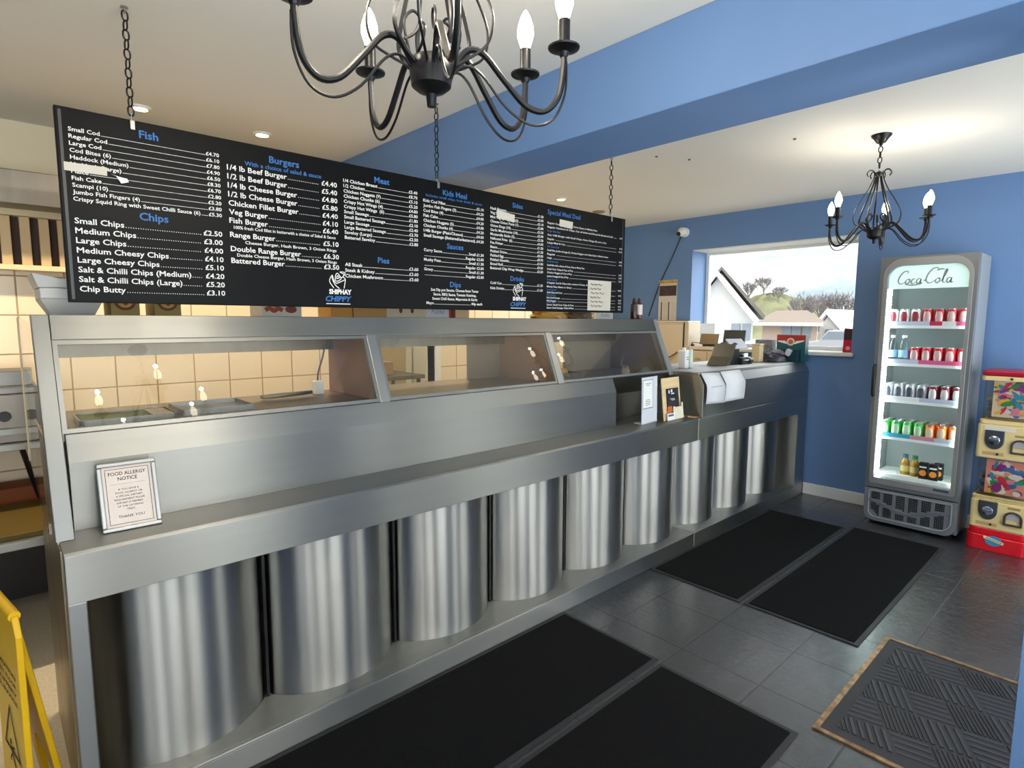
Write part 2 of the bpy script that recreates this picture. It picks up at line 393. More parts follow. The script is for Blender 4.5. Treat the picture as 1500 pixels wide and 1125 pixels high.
# painted beam across the ceiling
struct(MB().box(1.73, 2.06, SY, KY, 2.15, CZ).build('trim_1', BLUE, loc=(0, 0, 0), bevel=.004))

# ================================================================== FRYING RANGE COUNTER
X0, X1, FY = .115, 3.29, 1.84
def slant(z): return 2.03 + .4*(z-1.04)
R = thing('frying_range', 'long stainless steel fish frying range with glass display and rounded front panels', 'range', (X0, FY, 0))
m = MB(); m.box(X0, X1, FY, 2.6, 0, .085); m.box(X0, X1, FY-.004, FY+.012, .085, .095); m.box(X0, X1, FY+.012, 2.6, .085, .094)
m.build('plinth', STEEL, R, bevel=.003)
def barrels(xs, parent):
    for a, b in zip(xs[:-1], xs[1:]):
        c = (a+b)/2; hw = (b-a)/2-.012; sag = .122; rad = (hw*hw+sag*sag)/(2*sag); cy = 2.03-sag+rad
        a0 = math.asin(hw/rad); n = 28
        pts = [(c+rad*math.sin(-a0+2*a0*i/n), cy-rad*math.cos(-a0+2*a0*i/n)) for i in range(n+1)]
        mb = MB(); mb.prism(pts + [(c+hw, 2.05), (c-hw, 2.05)], 'z', .0945, .702)
        mb.build('rounded_panel', STEEL_B, parent, smooth=True)
gaps = [.147+.5255*i for i in range(7)]
barrels(gaps, R)
m = MB(); m.box(X0+.045, X1, 2.05, 2.07, .095, .70)
for g in gaps[1:]: m.box(g-.005, g+.005, 2.024, 2.05, .095, .70)
m.build('recess_backing', BLACKP, R)
m = MB()
m.prism([(FY, .70), (FY, .832), (FY+.008, .84), (2.036, .84), (2.036, .82), (FY+.02, .82), (FY+.02, .70)], 'x', X0, X1)
m.build('serving_ledge', STEEL, R, bevel=.002)
MB().box(X0, X0+.042, FY+.004, FY+.05, .095, .70).build('corner_post', ALU, R, bevel=.003)
m = MB(); m.prism([(FY+.05, 0), (2.6, 0), (2.6, 1.1), (2.06, 1.1), (1.952, .835), (FY+.05, .835)], 'x', X0-.003, X0+.004)
m.build('end_panel', mat('dull end steel', (158, 146, 124), .38, 1.0, noise=((4, 14, 3), .25)), R)
# lower front panel (vertical, then leaning back), with the deeper niche at its far end
nx = 2.69
m = MB(); m.prism([(2.03, .84), (2.03, 1.04), (slant(1.118), 1.118), (2.1, 1.118), (2.1, .84)], 'x', X0+.04, nx)
m.build('front_panel', STEEL, R, bevel=.002)
m = MB(); m.prism([(2.17, .84), (2.17, 1.0), (slant(1.118), 1.118), (2.2, 1.118), (2.2, .84)], 'x', nx, X1-.001)
m.build('niche_panel', STEEL, R, bevel=.002)
MB().box(nx, 3.338, 2.036, 2.18, .825, .84).build('niche_floor', STEEL, R)
MB().box(X1-.001, 3.338, 2.15, 2.18, .84, 1.1).build('niche_panel', STEEL, R)
MB().box(nx-.001, nx+.0, 2.03, 2.17, .84, 1.0).build('niche_cheek', STEEL, R)
# slanted posts and mullions
def slant_bar(x0, x1, za, zb, mat_, name, d0=.0, d1=.05, p=R):
    mb = MB(); mb.prism([(slant(za)-d0, za), (slant(zb)-d0, zb), (slant(zb)-d0+d1, zb), (slant(za)-d0+d1, za)], 'x', x0, x1)
    return mb.build(name, mat_, p, bevel=.002)
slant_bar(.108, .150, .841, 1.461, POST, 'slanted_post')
slant_bar(3.285, 3.335, 1.10, 1.461, ALU, 'slanted_post')
slant_bar(1.17, 1.212, 1.118, 1.388, ALU, 'mullion', .006, .03)
slant_bar(2.225, 2.267, 1.118, 1.388, ALU, 'mullion', .006, .03)
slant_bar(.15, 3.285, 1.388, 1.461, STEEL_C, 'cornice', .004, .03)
MB().box(.15, 3.285, 2.2, 2.58, 1.44, 1.461).build('range_top', STEEL, R)
bays = [(.15, 1.17), (1.212, 2.225), (2.267, 3.285)]
for a, b in bays:
    fr = MB(); za, zb, t = 1.121, 1.385, .012
    for (p, q, z0, z1) in ((a, b, za, za+t), (a, b, zb-t, zb), (a, a+t, za+t, zb-t), (b-t, b, za+t, zb-t)):
        fr.prism([(slant(z0)-.002, z0), (slant(z1)-.002, z1), (slant(z1)+.016, z1), (slant(z0)+.016, z0)], 'x', p, q)
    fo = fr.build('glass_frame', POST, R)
    g = MB(); g.prism([(slant(za)+.004, za), (slant(zb)+.004, zb), (slant(zb)+.009, zb), (slant(za)+.009, za)], 'x', a+.006, b-.006)
    g.build('display_glass', GLASS_R, fo)
# interior: perforated hot deck, dividers, rear valance
DECK = mat('hot deck steel', (136, 122, 104), .38, .9, noise=((30, 30, 30), .15))
m = MB(); m.box(.15, 3.285, 2.085, 2.56, 1.095, 1.118)
dk = m.build('hot_deck', DECK, R)
m = MB()
for i in range(60):
    for j in range(3): m.box(.17+i*.016, .178+i*.016, 2.10+j*.035, 2.122+j*.035, 1.118, 1.1186)
m.build('deck_slots', BLACKP, dk)
BROWNST = mat('heated divider steel', (150, 122, 100), .5, .25)
for x in (1.19, 2.245):
    m = MB(); m.prism([(slant(1.12)+.02, 1.12), (slant(1.43)+.02, 1.43), (2.55, 1.43), (2.55, 1.12)], 'x', x-.008, x+.008)
    m.build('bay_divider', BROWNST, R)
m = MB(); m.prism([(slant(1.12)+.02, 1.0), (slant(1.43)+.02, 1.43), (2.55, 1.43), (2.55, 1.0)], 'x', 3.287, 3.3); m.build('end_divider', mat('end divider steel', (122, 112, 98), .5, .25), R)
MB().box(.15, 3.285, 2.5, 2.53, 1.315, 1.44).build('rear_valance', STEEL_D, R)
for a, b in ((2.8, 3.285), (2.0, 2.235)): MB().box(a, b, 2.54, 2.555, 1.118, 1.32).build('rear_shutter', mat('shutter steel', (140, 132, 118), .5, .25), R)
MB().box(.15, 3.285, 2.56, 2.6, .095, 1.118).build('rear_panel', STEEL_D, R)
BAY_GLOW = mat('added bay glow', (255, 236, 206), .4, emit=5, emit_rgb=(255, 226, 184))  # glowing strips added out of sight behind the cornice to brighten the bays
for a, b in bays: MB().box(a+.1, b-.1, 2.32, 2.335, 1.424, 1.436).build('added_bay_light', BAY_GLOW, R)
# glass screen on the kitchen end of the range
SCREEN = glass_mat('screen pane', (.93, .93, .91), 1.45)
m = MB(); m.prism([(2.19, 1.44), (2.72, 1.452), (2.72, .93), (2.1, .86), (1.98, .86)], 'x', .098, .104)
gs = m.build('glass_screen', SCREEN, R)
m = MB(); m.tube([(.101, 2.725, 1.452), (.101, 2.725, .93)], .006); m.build('screen_edge', mat('cream edge trim', (222, 200, 164), .5), gs)

# ================================================================== TILL COUNTER
TC = thing('till_counter', 'stainless steel till counter between frying range and window wall', 'counter', (X1, FY, 0))
TX = 5.05
m = MB(); m.box(X1+.002, 4.88, FY, 2.4, 0, .085); m.box(X1+.002, 4.88, FY-.004, FY+.012, .085, .095); m.box(X1+.002, 4.88, FY+.012, 2.4, .085, .094)
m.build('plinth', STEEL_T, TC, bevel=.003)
g2 = [3.300, 3.822, 4.335, 4.85]
barrels(g2, TC)
m = MB(); m.box(X1, 4.87, 2.05, 2.07, .095, .70)
for g in g2[1:]: m.box(g-.005, g+.005, 2.024, 2.05, .095, .70)
m.build('recess_backing', BLACKP, TC)
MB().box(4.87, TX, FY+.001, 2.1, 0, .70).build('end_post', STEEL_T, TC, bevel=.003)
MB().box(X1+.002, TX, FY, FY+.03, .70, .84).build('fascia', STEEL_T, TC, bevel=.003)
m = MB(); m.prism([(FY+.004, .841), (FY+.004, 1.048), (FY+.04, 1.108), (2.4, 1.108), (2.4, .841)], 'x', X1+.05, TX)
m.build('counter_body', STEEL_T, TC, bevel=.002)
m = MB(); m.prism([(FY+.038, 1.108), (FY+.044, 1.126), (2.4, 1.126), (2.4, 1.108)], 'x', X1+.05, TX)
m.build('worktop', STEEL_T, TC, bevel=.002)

# ================================================================== MENU BOARD
BY = 2.25
BRD = thing('menu_board', 'long black hanging menu board with white and blue lettering', 'menu board', (1.62, BY, 1.5))
MENU_BLK = mat('menu black', (13, 13, 14), .4, noise=((2, 2, 2), .15), bump=((3, 3, 3), .3), spec=.1)
m = MB(); m.box(.205, 3.03, BY, BY+.022, 1.5, 2.085); m.build('panel', MENU_BLK, BRD, bevel=.003)
for a, b in ((.214, .222), (3.0, 3.006)): MB().box(a, b, BY-.0015, BY, 1.51, 2.075).build('edge_trim', mat('menu trim', (44, 44, 48), .4), BRD)
TWHITE = mat('menu white', (222, 222, 218), .6)
TBLUE = mat('menu blue', (42, 102, 166), .6)
it = MB()
def flush(name='price_list'):
    global it
    it.build(name, TWHITE, BRD); it = MB()
yb = BY-.0022
def blue(s, x, z, size, align='l', bold=.018, width=None, shear=0.0, name='heading'):
    m = MB(); add_text(m, s, (x, yb, z), size, align=align, bold=bold+.004, width=width, shear=shear, wide=1.08); return m.build(name, TBLUE, BRD)
def head(s, xc, z, size=.034): blue(s, xc, z, size, 'c')
def item(s, price, xl, xr, z, size, dots=True):
    w, _ = add_text(it, s, (xl, yb, z), size, bold=.017, wide=1.13)
    pw = 0
    if price:
        pw, _ = add_text(it, price, (xr, yb, z), size, align='r', bold=.017, wide=1.13)
        a, b = xl+w+size*.15, xr-pw-size*.12
        if b > a:
            if dots:
                k = int((b-a)/(size*.28))
                for i in range(k):
                    x = a+i*size*.28; it.box(x, x+size*.1, yb-.0002, yb, z, z+size*.1)
            else:
                it.box(a, b, yb-.0002, yb, z, z+size*.07)
# column 1
head('Fish', .448, 2.033)
fish = [('Small Cod', '£4.70'), ('Regular Cod', '£6.10'), ('Large Cod', '£7.80'), ('Cod Bites (6)', '£4.90'), ('Haddock (Medium)', '£6.50'),
        ('Haddock (Large)', '£8.30'), ('Plaice', '£6.70'), ('Fish Cake', '£2.80'), ('Scampi (10)', '£5.20'), ('Jumbo Fish Fingers (4)', '£3.80'), ('Crispy Squid Ring with Sweet Chilli Sauce (6)', '£5.30')]
for i, (a, p) in enumerate(fish): item(a, p, .236, .66, 2.016-i*.0206, .0172, False)
flush()
head('Chips', .449, 1.772)
for i, (a, p) in enumerate([('Small Chips', '£2.50'), ('Medium Chips', '£3.00'), ('Large Chips', '£4.00'), ('Medium Cheesy Chips', '£4.10'), ('Large Cheesy Chips', '£5.10'),
                            ('Salt & Chilli Chips (Medium)', '£4.20'), ('Salt & Chilli Chips (Large)', '£5.20'), ('Chip Butty', '£3.10')]):
    item(a, p, .235, .658, 1.742-i*.0297, .0245)
# column 2
flush()
head('Burgers', .89, 2.03)
blue('With a choice of salad & sauce', .89, 2.005, .0215, 'c', .012)
zz = [1.980, 1.949, 1.918, 1.887, 1.856, 1.825, 1.795, 1.745, 1.695, 1.653]
for z, (a, p) in zip(zz, [('1/4 lb Beef Burger', '£4.40'), ('1/2 lb Beef Burger', '£5.40'), ('1/4 lb Cheese Burger', '£4.80'), ('1/2 lb Cheese Burger', '£5.80'), ('Chicken Fillet Burger', '£4.40'),
                          ('Veg Burger', '£4.10'), ('Fish Burger', '£6.40'), ('Range Burger', '£5.10'), ('Double Range Burger', '£6.30'), ('Battered Burger', '£3.50')]):
    item(a, p, .684, 1.10, z, .0262, z < 1.7 or z > 1.7)
for s, x, z in (('100% fresh Cod fillet in batterwith a choice of Salad & Sauce', .698, 1.775), ('Cheese Burger, Hash Brown, 3 Onion Rings', .735, 1.724), ('Double Cheese Burger, Hash Brown, 3 Onion Rings', .705, 1.677)):
    add_text(it, s, (x, yb, z), .0158, bold=.015, width=min(.39, 1.09-x))
# column 3
flush()
head('Meat', 1.306, 2.028)
for i, (a, p) in enumerate([('1/4 Chicken Breast', '£5.40'), ('1/2 Chicken', '£8.70'), ('Chicken Nuggets (9)', '£5.10'), ('Chicken Chunks (6)', '£5.20'), ('Crispy Hot Wings (4)', '£4.80'), ('Crispy Hot Wings  (6)', '£5.80'),
                            ('Small Sausage', '£1.80'), ('Small Battered Sausage', '£2.10'), ('Large Sausage', '£2.40'), ('Large Battered Sausage', '£2.70'), ('Saveloy (Large)', '£2.50'), ('Battered Saveloy', '£2.80')]):
    item(a, p, 1.128, 1.484, 2.008-i*.0206, .0182, False)
flush()
head('Pies', 1.306, 1.694)
for i, a in enumerate(('All Steak', 'Steak & Kidney', 'Chicken Mushroom')): item(a, '£3.60', 1.126, 1.484, 1.671-i*.0232, .0195, False)
# column 4
flush()
head('Kids Meal', 1.695, 2.028)
blue('Includes small chips, fruit drink & sauce', 1.695, 2.010, .0155, 'c', .006, .33)
for i, (a, p) in enumerate([('Kids Cod Fillet', '£5.10'), ('Jumbo Fish Fingers (3)', '£4.20'), ('Cod Bites (4)', '£4.00'), ('Fish Cake', '£4.20'), ('Chicken Nuggets (5)', '£4.00'), ('Chicken Chunks (4)', '£4.20'), ('1/4lb Burger (Plain/Cheese)', '£4.00'), ('Small Sausage (Battered/unbattered)', '£4.20')]):
    item(a, p, 1.515, 1.87, 1.984-i*.0221, .0182, False)
flush()
head('Sauces', 1.694, 1.786)
for i, (a, p) in enumerate([('Curry Sauce', 'Small £1.30'), ('', 'Regular £2.00'), ('Mushy Peas', 'Small £1.30'), ('', 'Regular £2.00'), ('Gravy', 'Small £1.30'), ('', 'Regular £2.00')]):
    item(a, p, 1.515, 1.87, 1.764-i*.0216, .018, False)
flush()
head('Dips', 1.694, 1.608)
for i, s in enumerate(('2oz Dip pot Sauces, Choose from Tartar', 'Sauce, BBQ Sauce, Tomato Ketchup,', 'Sweet Chilli Sauce, Mayonaise & Garlic')):
    add_text(it, s, (1.694, yb, 1.586-i*.0206), .0172, align='c', bold=.02)
item('Mayo', '40p each', 1.526, 1.86, 1.524, .0172, False)
# column 5
flush()
head('Sides', 2.1, 2.03)
for i, (a, p) in enumerate([('Hash Browns', '£1.50'), ('Veg Spring Rolls(2)', '£2.00'), ('Mini Veg Spring Rolls(2)', '£2.10'), ('Cheese Onion Pasty (1)', '£2.80'), ('Onion Rings (10)', '£2.30'), ('Garlic Mushrooms (10)', '£3.00'), ('Mozzarella Sticks (5)', '£3.20'), ('Halloumi Fries  (6)', '£4.50'),
                            ('Pea Fritter', '£1.20'), ('Beans', '£1.20'), ('Pickled Onion', '£0.50'), ('Pickled Egg', '£0.70'), ('Pickled Gherkin', '£1.00'), ('Bread Roll', '£0.60'), ('Buttered Chip Wrap Wedge', '£2.50')]):
    item(a, p, 1.914, 2.292, 2.002-i*.021, .0176, False)
flush()
head('Drinks', 2.1, 1.656)
item('Cold Can', '£1.20', 1.914, 2.292, 1.634, .0176, False); item('Kids Drinks', '£1.00', 1.914, 2.292, 1.608, .0176, False)
# column 6
flush()
blue('Special Meal Deal', 2.325, 2.030, .036, 'l', .014)
deal = [(1.979, 'Regular Cod & Chips, with Curry Sauce or Mushy Peas', 2.75, None), (1.957, 'Regular Haddock & Chips, Can of drink and Bread & Buttered Roll', 2.90, '£9.50'),
        (1.915, 'Any 1/4lb Burger with Small Chips, Onion Rings (3) and a Can', 2.84, None), (1.893, 'Regular', 2.38, '£7.30'), (1.873, 'Large Meal & Can', 2.47, '£10.30'),
        (1.832, 'Small Bite, Jumbo Sausage (1), Chicken Nuggets with Chips Small or Medium Sauce', 2.86, None), (1.811, 'Regular', 2.39, '£6.80'), (1.791, 'Large', 2.36, '£7.30'),
        (1.751, 'Small Fish with a choice of Gravy, Peas or Mushy Peas', 2.64, None), (1.730, 'Small Cod, Chips & Can of Pop', 2.54, '£7.80'), (1.711, 'Chicken Nuggets & Can of Pop', 2.53, '£7.00'), (1.691, 'Jumbo Sausage & Can of Pop', 2.50, '£6.10'),
        (1.655, '2 Regular Cod & Chips with a choice of Curry, Gravy, Beans or Mushy Peas', 2.85, None), (1.634, 'Mushy Peas, Beans or Gravy', 2.53, '£18.00'),
        (1.602, 'Small Chips and Curry', 2.45, '£4.50'), (1.573, 'Kids Small Sausage', 2.43, '£3.20'), (1.556, 'Kids Nuggets', 2.40, '£3.20'), (1.534, 'Senior Small Cod, Chips & Peas', 2.55, '£7.60'), (1.517, 'Senior Small Sausage, Chips & Peas', 2.55, '£6.10')]
for z, s, xe, p in deal:
    add_text(it, s, (2.325, yb, z), .0135, width=xe-2.325, bold=.012)
    if p:
        add_text(it, p, (2.998, yb, z), .0125, align='r', bold=.012); it.box(xe+.01, 2.94, yb-.0002, yb, z, z+.001)
flush()
for z, s in ((1.936, 'Burger Meal Deal'), (1.852, 'Kids Snack Deal'), (1.771, 'Small Fish Deal'), (1.672, 'Family Special'), (1.617, 'Lunch Special'), (1.588, 'Kids Special'), (1.548, 'Senior Meals')):
    blue(s, 2.325, z, .0135, 'l', .008)
# logos
for xc, s in ((1.097, 1.0), (2.112, 1.0)):
    w0, z0 = .115*s, 1.517
    add_text(it, 'SHIPHAY', (xc-w0*.38, yb, z0+.038), .026, bold=.05, width=w0*.86)
    blue('CHIPPY', xc-w0*.52, z0+.008, .030, 'l', .03, w0, .25, 'logo_word')
    it.box(xc-w0*.5, xc+w0*.42, yb-.0002, yb, z0-.004, z0-.0005)
    oz = (xc-.028, yb, z0+.062)
    for st in ([(.005, 0), (-.01, .02), (-.012, .032), (-.002, .05), (0, .035), (.012, .012), (.03, -.002)], [(0, .052), (.006, .03), (.015, .02)],
               [(.012, .03), (.014, .05), (.022, .06), (.036, .044), (.036, .036), (.022, .028), (.012, .03)], [(.018, .038), (.022, .05), (.03, .042), (.018, .038)],
               [(.036, .044), (.046, .046), (.05, .058), (.04, .062), (.034, .066), (.056, .064), (.05, .05)], [(.046, .046), (.056, .038), (.054, .02), (.05, 0)], [(.015, .018), (.036, .026), (.056, .036)]):
        ribbon(it, st, .0034, (1, 0, 0), (0, 0, 1), oz)
    flush('logo')
# notes taped over the board
def note(name, x0, x1, z0, z1, label, lines=0, skew=0.0, off=.004):
    t = thing(name, label, 'note', ((x0+x1)/2, BY-off, z0))
    m = MB(); m.add([(x0, BY-off, z0), (x1, BY-off, z0-skew), (x1, BY-off-.004, z1-skew), (x0, BY-off-.001, z1),
                     (x0, BY-off+.001, z0), (x1, BY-off+.001, z0-skew), (x1, BY-off-.003, z1-skew), (x0, BY-off, z1)],
                    [(0, 1, 2, 3), (7, 6, 5, 4), (0, 4, 5, 1), (1, 5, 6, 2), (2, 6, 7, 3), (3, 7, 4, 0)])
    m.build('paper', mat('note paper', (198, 193, 178), .8), t)
    if lines:
        m = MB()
        for i in range(lines):
            z = z1-(i+1)*(z1-z0)/(lines+1); w = (x1-x0)*random.uniform(.55, .85)
            for (a, b) in ((.1, .3), (.34, .5), (.55, .8)):
                ribbon(m, [(a*w*1.1, .001), (a*w*1.1+.3*(b-a)*w, .006), (a*w*1.1+.6*(b-a)*w, -.003), (b*w*1.1, .004)], .0032, (1, 0, 0), (0, 0, 1), (x0+.004, BY-off-.006, z))
        m.build('handwriting', INK, t)
    return t
note('price_patch', .219, .327, 1.897, 1.922, 'blank white paper strip stuck over a fish price line on menu board')
note('price_patch', 1.955, 2.075, 1.966, 2.004, 'blank cream paper patch stuck over the sides list on menu board', 0, .012)
note('price_patch', 2.42, 2.527, 1.974, 2.012, 'small cream paper patch under the meal deal heading on menu board', 0, .004)
note('handwritten_note', 2.672, 2.89, 1.512, 1.69, 'sheet of handwritten prices taped to lower corner of menu board', 6)
t = thing('torn_tape', 'scrap of shiny peeled tape beside white strip on menu board', 'tape', (.36, BY-.005, 1.885))
m = MB(); m.add([(.335, BY-.003, 1.905), (.35, BY-.006, 1.90), (.383, BY-.008, 1.886), (.38, BY-.004, 1.897), (.362, BY-.012, 1.878), (.366, BY-.002, 1.899)], [(0, 1, 5), (1, 4, 2), (1, 2, 3, 5)])
m.build('tape_strip', PAPER, t)
# chains
def link_mesh(mb, c, rot):
    pts = []
    L, W = .0185, .0095
    for i in range(16):
        a = 2*PI*i/16; x = W*math.cos(a); z = (L-W)*(1 if math.sin(a) >= 0 else -1)*(abs(math.sin(a))**.5) + W*.6*math.sin(a)
        pts.append((c[0]+x*math.cos(rot), c[1]+x*math.sin(rot), c[2]+z))
    mb.tube(pts, .0027, 6, closed=True)
for x, ztop, lab in ((.405, CZ, 'black chain holding the fish end of the menu board'), (1.6, CZ, 'black chain holding the middle of the menu board'), (2.89, CZ, 'black chain holding the meal deal end of the menu board')):
    t = thing('hanging_chain', lab, 'chain', (x, BY+.011, 2.075), 'chains holding up the menu board')
    n = int((ztop-2.09)/.0285)
    for i in range(n):
        lb = MB(); link_mesh(lb, (x, BY+.011, 2.1+(i+.5)*(ztop-.012-2.1)/n), (i % 2)*PI/2+.4); lb.build('link', BLACKM, t, smooth=True)
    m = MB(); m.lathe([(0, -.02), (.003, -.02), (.003, -.004), (.011, -.003), (.011, 0), (0, 0)], (x, BY+.011, ztop), 10); m.build('ceiling_hook', ALU, t)
    m = MB(); m.tube([(x, BY+.011, 2.11), (x, BY+.011, 2.07)], .003, 6); m.box(x-.006, x+.006, BY-.003, BY+.0, 2.055, 2.083); m.build('board_hook', ALU, t)

# ================================================================== CHANDELIERS
BULB = mat('lit candle bulb', (255, 246, 224), .4, emit=6, emit_rgb=(255, 240, 214))
def chandelier(hx, hy, zc, r0, angs, label, power):
    t = thing('chandelier', label, 'chandelier', (hx, hy, zc-.13))
    hub = MB(); hub.lathe([(0, -.128), (.008, -.127), (.010, -.106), (.026, -.1), (.036, -.092), (.039, -.07), (.039, -.05), (.034, -.044), (0, -.044)], (hx, hy, zc), 20); hub.build('hub', BLACKM, t, smooth=True)
    hz = zc+.235
    m = MB(); m.lathe([(0, -.012), (.016, -.012), (.02, -.004), (.02, .006), (.008, .014), (0, .02)], (hx, hy, hz), 16); m.build('top_collar', BLACKM, t, smooth=True)
    m = MB(); n = max(2, int((CZ-.05-hz-.02)/.03))
    for i in range(n): link_mesh(m, (hx, hy, hz+.03+(i+.5)*(CZ-.06-hz-.03)/n), (i % 2)*PI/2)
    m.build('suspension_chain', BLACKM, t, smooth=True)
    m = MB(); m.lathe([(0, -.055), (.007, -.055), (.009, -.045), (.022, -.04), (.036, -.018), (.046, -.008), (.048, 0), (0, 0)], (hx, hy, CZ), 24); m.build('ceiling_rose', BLACKM, t, smooth=True)
    for k, (ad, rr) in enumerate(angs):
        a = math.radians(ad); cs, sn = math.cos(a), math.sin(a); q = rr/.235
        def P(r, z): return (hx+r*q*cs, hy+r*q*sn, zc+z)
        am = MB()
        am.tube(spline([P(.028, -.085), P(.038, -.055), P(.062, -.022), P(.09, -.025), P(.125, -.065), P(.165, -.108), P(.2, -.115), P(.226, -.085), P(.235, -.03), P(.235, -.008)], 5), .006, 8)
        arm = am.build('arm', BLACKM, t, smooth=True)
        wm = MB()
        wm.tube(spline([P(.03, -.075), P(.055, -.05), P(.085, -.06), P(.13, -.115), P(.175, -.142), P(.215, -.13), P(.238, -.08), P(.240, -.02)], 5), .0025, 6)
        # scroll near the hub
        wm.tube(spline([P(.036, -.06), P(.05, .005), P(.035, .03), P(.02, .02), P(.03, -.005), P(.05, -.02)], 5), .0028, 6)
        wm.build('wire_scroll', BLACKM, arm, smooth=True)
        pm = MB(); pm.lathe([(0, -.012), (.007, -.012), (.011, -.004), (.03, .003), (.031, .006), (.012, .007), (0, .007)], P(.235, 0), 20); pm.build('drip_pan', BLACKM, arm, smooth=True)
        sm = MB(); sm.lathe([(0, .006), (.0115, .006), (.0115, .055), (0, .055)], P(.235, 0), 14); sm.build('candle_sleeve', BLACKM, arm, smooth=True)
        bm_ = MB(); bm_.lathe([(0, .055), (.009, .055), (.0125, .066), (.0175, .082), (.0165, .1), (.0105, .118), (.004, .13), (0, .134)], P(.235, 0), 14)
        bo = bm_.build('bulb', BULB, arm, smooth=True)
        ld = bpy.data.lights.new('bulb_light', 'POINT'); ld.energy = power; ld.color = (1, .9, .76); ld.shadow_soft_size = .009
        lo = bpy.data.objects.new('bulb_light', ld); COL.objects.link(lo); lo.parent = bo; lo.location = Vector(P(.235, .146)) - t.location
        # hanging rod from collar to hub, and the wide teardrop wire
        a2 = a+.3; c2, s2 = math.cos(a2), math.sin(a2)
        def Q(r, z): return (hx+r*c2, hy+r*s2, zc+z)
        rm = MB(); rm.tube(spline([Q(.012, .232), Q(.02, .19), Q(.045, .11), Q(.072, .03), Q(.078, -.01), Q(.06, -.04), Q(.034, -.06)], 5), .0042, 6); rm.build('rod', BLACKM, t, smooth=True)
        a3 = a-.35; c2, s2 = math.cos(a3), math.sin(a3)
        dm = MB(); dm.tube(spline([Q(.05, .222), Q(.058, .238), Q(.045, .255), Q(.027, .25), Q(.022, .22), Q(.045, .16), Q(.085, .09), Q(.112, .03), Q(.105, -.02), Q(.07, -.045), Q(.036, -.06)], 6), .0026, 6)
        dm.build('teardrop_wire', BLACKM, t, smooth=True)
chandelier(.638, .916, 1.966, .235, [(167, .235), (88, .235), (4, .255), (-28, .255), (245, .235)], 'black iron candle chandelier hanging close above, in front of menu board', 3.2)
chandelier(3.566, 1.012, 1.995, .235, [(77, .25), (149, .235), (5, .235), (291, .235), (311, .25)], 'black iron candle chandelier hanging farther off, near drinks fridge', .9)

# ================================================================== CEILING FITTINGS
DL = mat('downlight glow', (255, 236, 196), .5, emit=30, emit_rgb=(255, 226, 170))
for i, (x, y, lab) in enumerate(((.618, 3.245, 'round ceiling downlight just above the fish list of menu board'), (1.174, 3.249, 'round ceiling downlight above the burgers list of menu board'), (3.528, 3.262, 'round ceiling downlight beyond the blue beam'),
                                 (2.4, 3.25, 'round ceiling downlight hidden behind the menu board'), (-.4, 3.25, 'round ceiling downlight over the kitchen end'))):
    t = thing('downlight', lab, 'ceiling light', (x, y, CZ-.012), 'kitchen ceiling downlights')
    m = MB(); m.lathe([(.03, -.001), (.032, -.010), (.044, -.008), (.046, 0), (.03, -.001)], (x, y, CZ), 24); m.build('trim_ring', WHITE, t, smooth=True)
    m = MB(); m.lathe([(0, -.006), (.030, -.005), (.030, -.003), (0, -.003)], (x, y, CZ), 24); m.build('lamp_face', DL, t)
    ld = bpy.data.lights.new('downlight_lamp', 'SPOT'); ld.energy = 30; ld.color = (1, .83, .60); ld.spot_size = 2.5; ld.spot_blend = .7; ld.shadow_soft_size = .03
    lo = bpy.data.objects.new('downlight_lamp', ld); COL.objects.link(lo); lo.parent = t; lo.location = (0, 0, -.012)
t = thing('ceiling_vent', 'small flat round vent in kitchen ceiling near window wall', 'vent', (4.18, 3.4, CZ-.012))
m = MB(); m.lathe([(0, -.012), (.05, -.01), (.06, 0), (0, 0)], (4.18, 3.4, CZ), 20); m.build('vent_cap', mat('vent bronze', (142, 124, 98), .6), t)
def store_light():
    ld = bpy.data.lights.new('store_lamp', 'POINT'); ld.energy = 16; ld.color = (1, .93, .8); ld.shadow_soft_size = .08
    lo = bpy.data.objects.new('store_lamp', ld); COL.objects.link(lo)
    t = thing('ceiling_globe', 'plain round ceiling lamp in the store room beyond kitchen', 'ceiling light', (2.5, 4.9, CZ-.1))
    m = MB(); m.lathe([(0, -.1), (.06, -.09), (.09, -.05), (.08, 0), (0, 0)], (2.5, 4.9, CZ), 16); m.build('globe', mat('lamp globe', (255, 246, 226), .4, emit=3), t, smooth=True)
    lo.parent = t; lo.location = (0, 0, -.06)
store_light()
for x, y in ((3.05, 2.05), (3.25, 1.95), (3.3, 1.35)):
    tag(MB().lathe([(0, -.006), (.006, -.006), (.009, 0), (0, 0)], (x, y, CZ), 10).build('ceiling_screw', mat('dark screw', (96, 88, 76), .6)), {3.05: 'dark screw in ceiling nearest the blue beam', 3.25: 'dark screw in ceiling beside the beam-side one', 3.3: 'dark screw in ceiling toward the distant chandelier'}[x], 'screw', 'old ceiling screws')
#PART2
# ================================================================== DRINKS FRIDGE
FX, FY0, FY1, FH = 4.65, .722, 1.266, 1.893
FR = thing('drinks_fridge', 'tall grey glass-door drinks fridge with lit script sign and stocked shelves', 'fridge', (4.86, .994, 0))
FGREY = mat('fridge grey', (118, 121, 122), .38, .35)
FSIDE = mat('fridge side', (158, 164, 166), .4, .2)
FIN = mat('fridge liner', (172, 178, 178), .5)
FBX = 5.04
m = MB(); t_ = .025
m.box(FX+.05, FBX, FY0, FY0+t_, .03, FH); m.box(FX+.05, FBX, FY1-t_, FY1, .03, FH); m.box(FX+.05, FBX, FY0+t_, FY1-t_, FH-.05, FH); m.box(FBX-.02, FBX, FY0+t_, FY1-t_, .03, FH-.05)
m.box(FX+.05, FBX-.02, FY0+t_, FY1-t_, .03, .30)
m.build('cabinet', FSIDE, FR, bevel=.006)
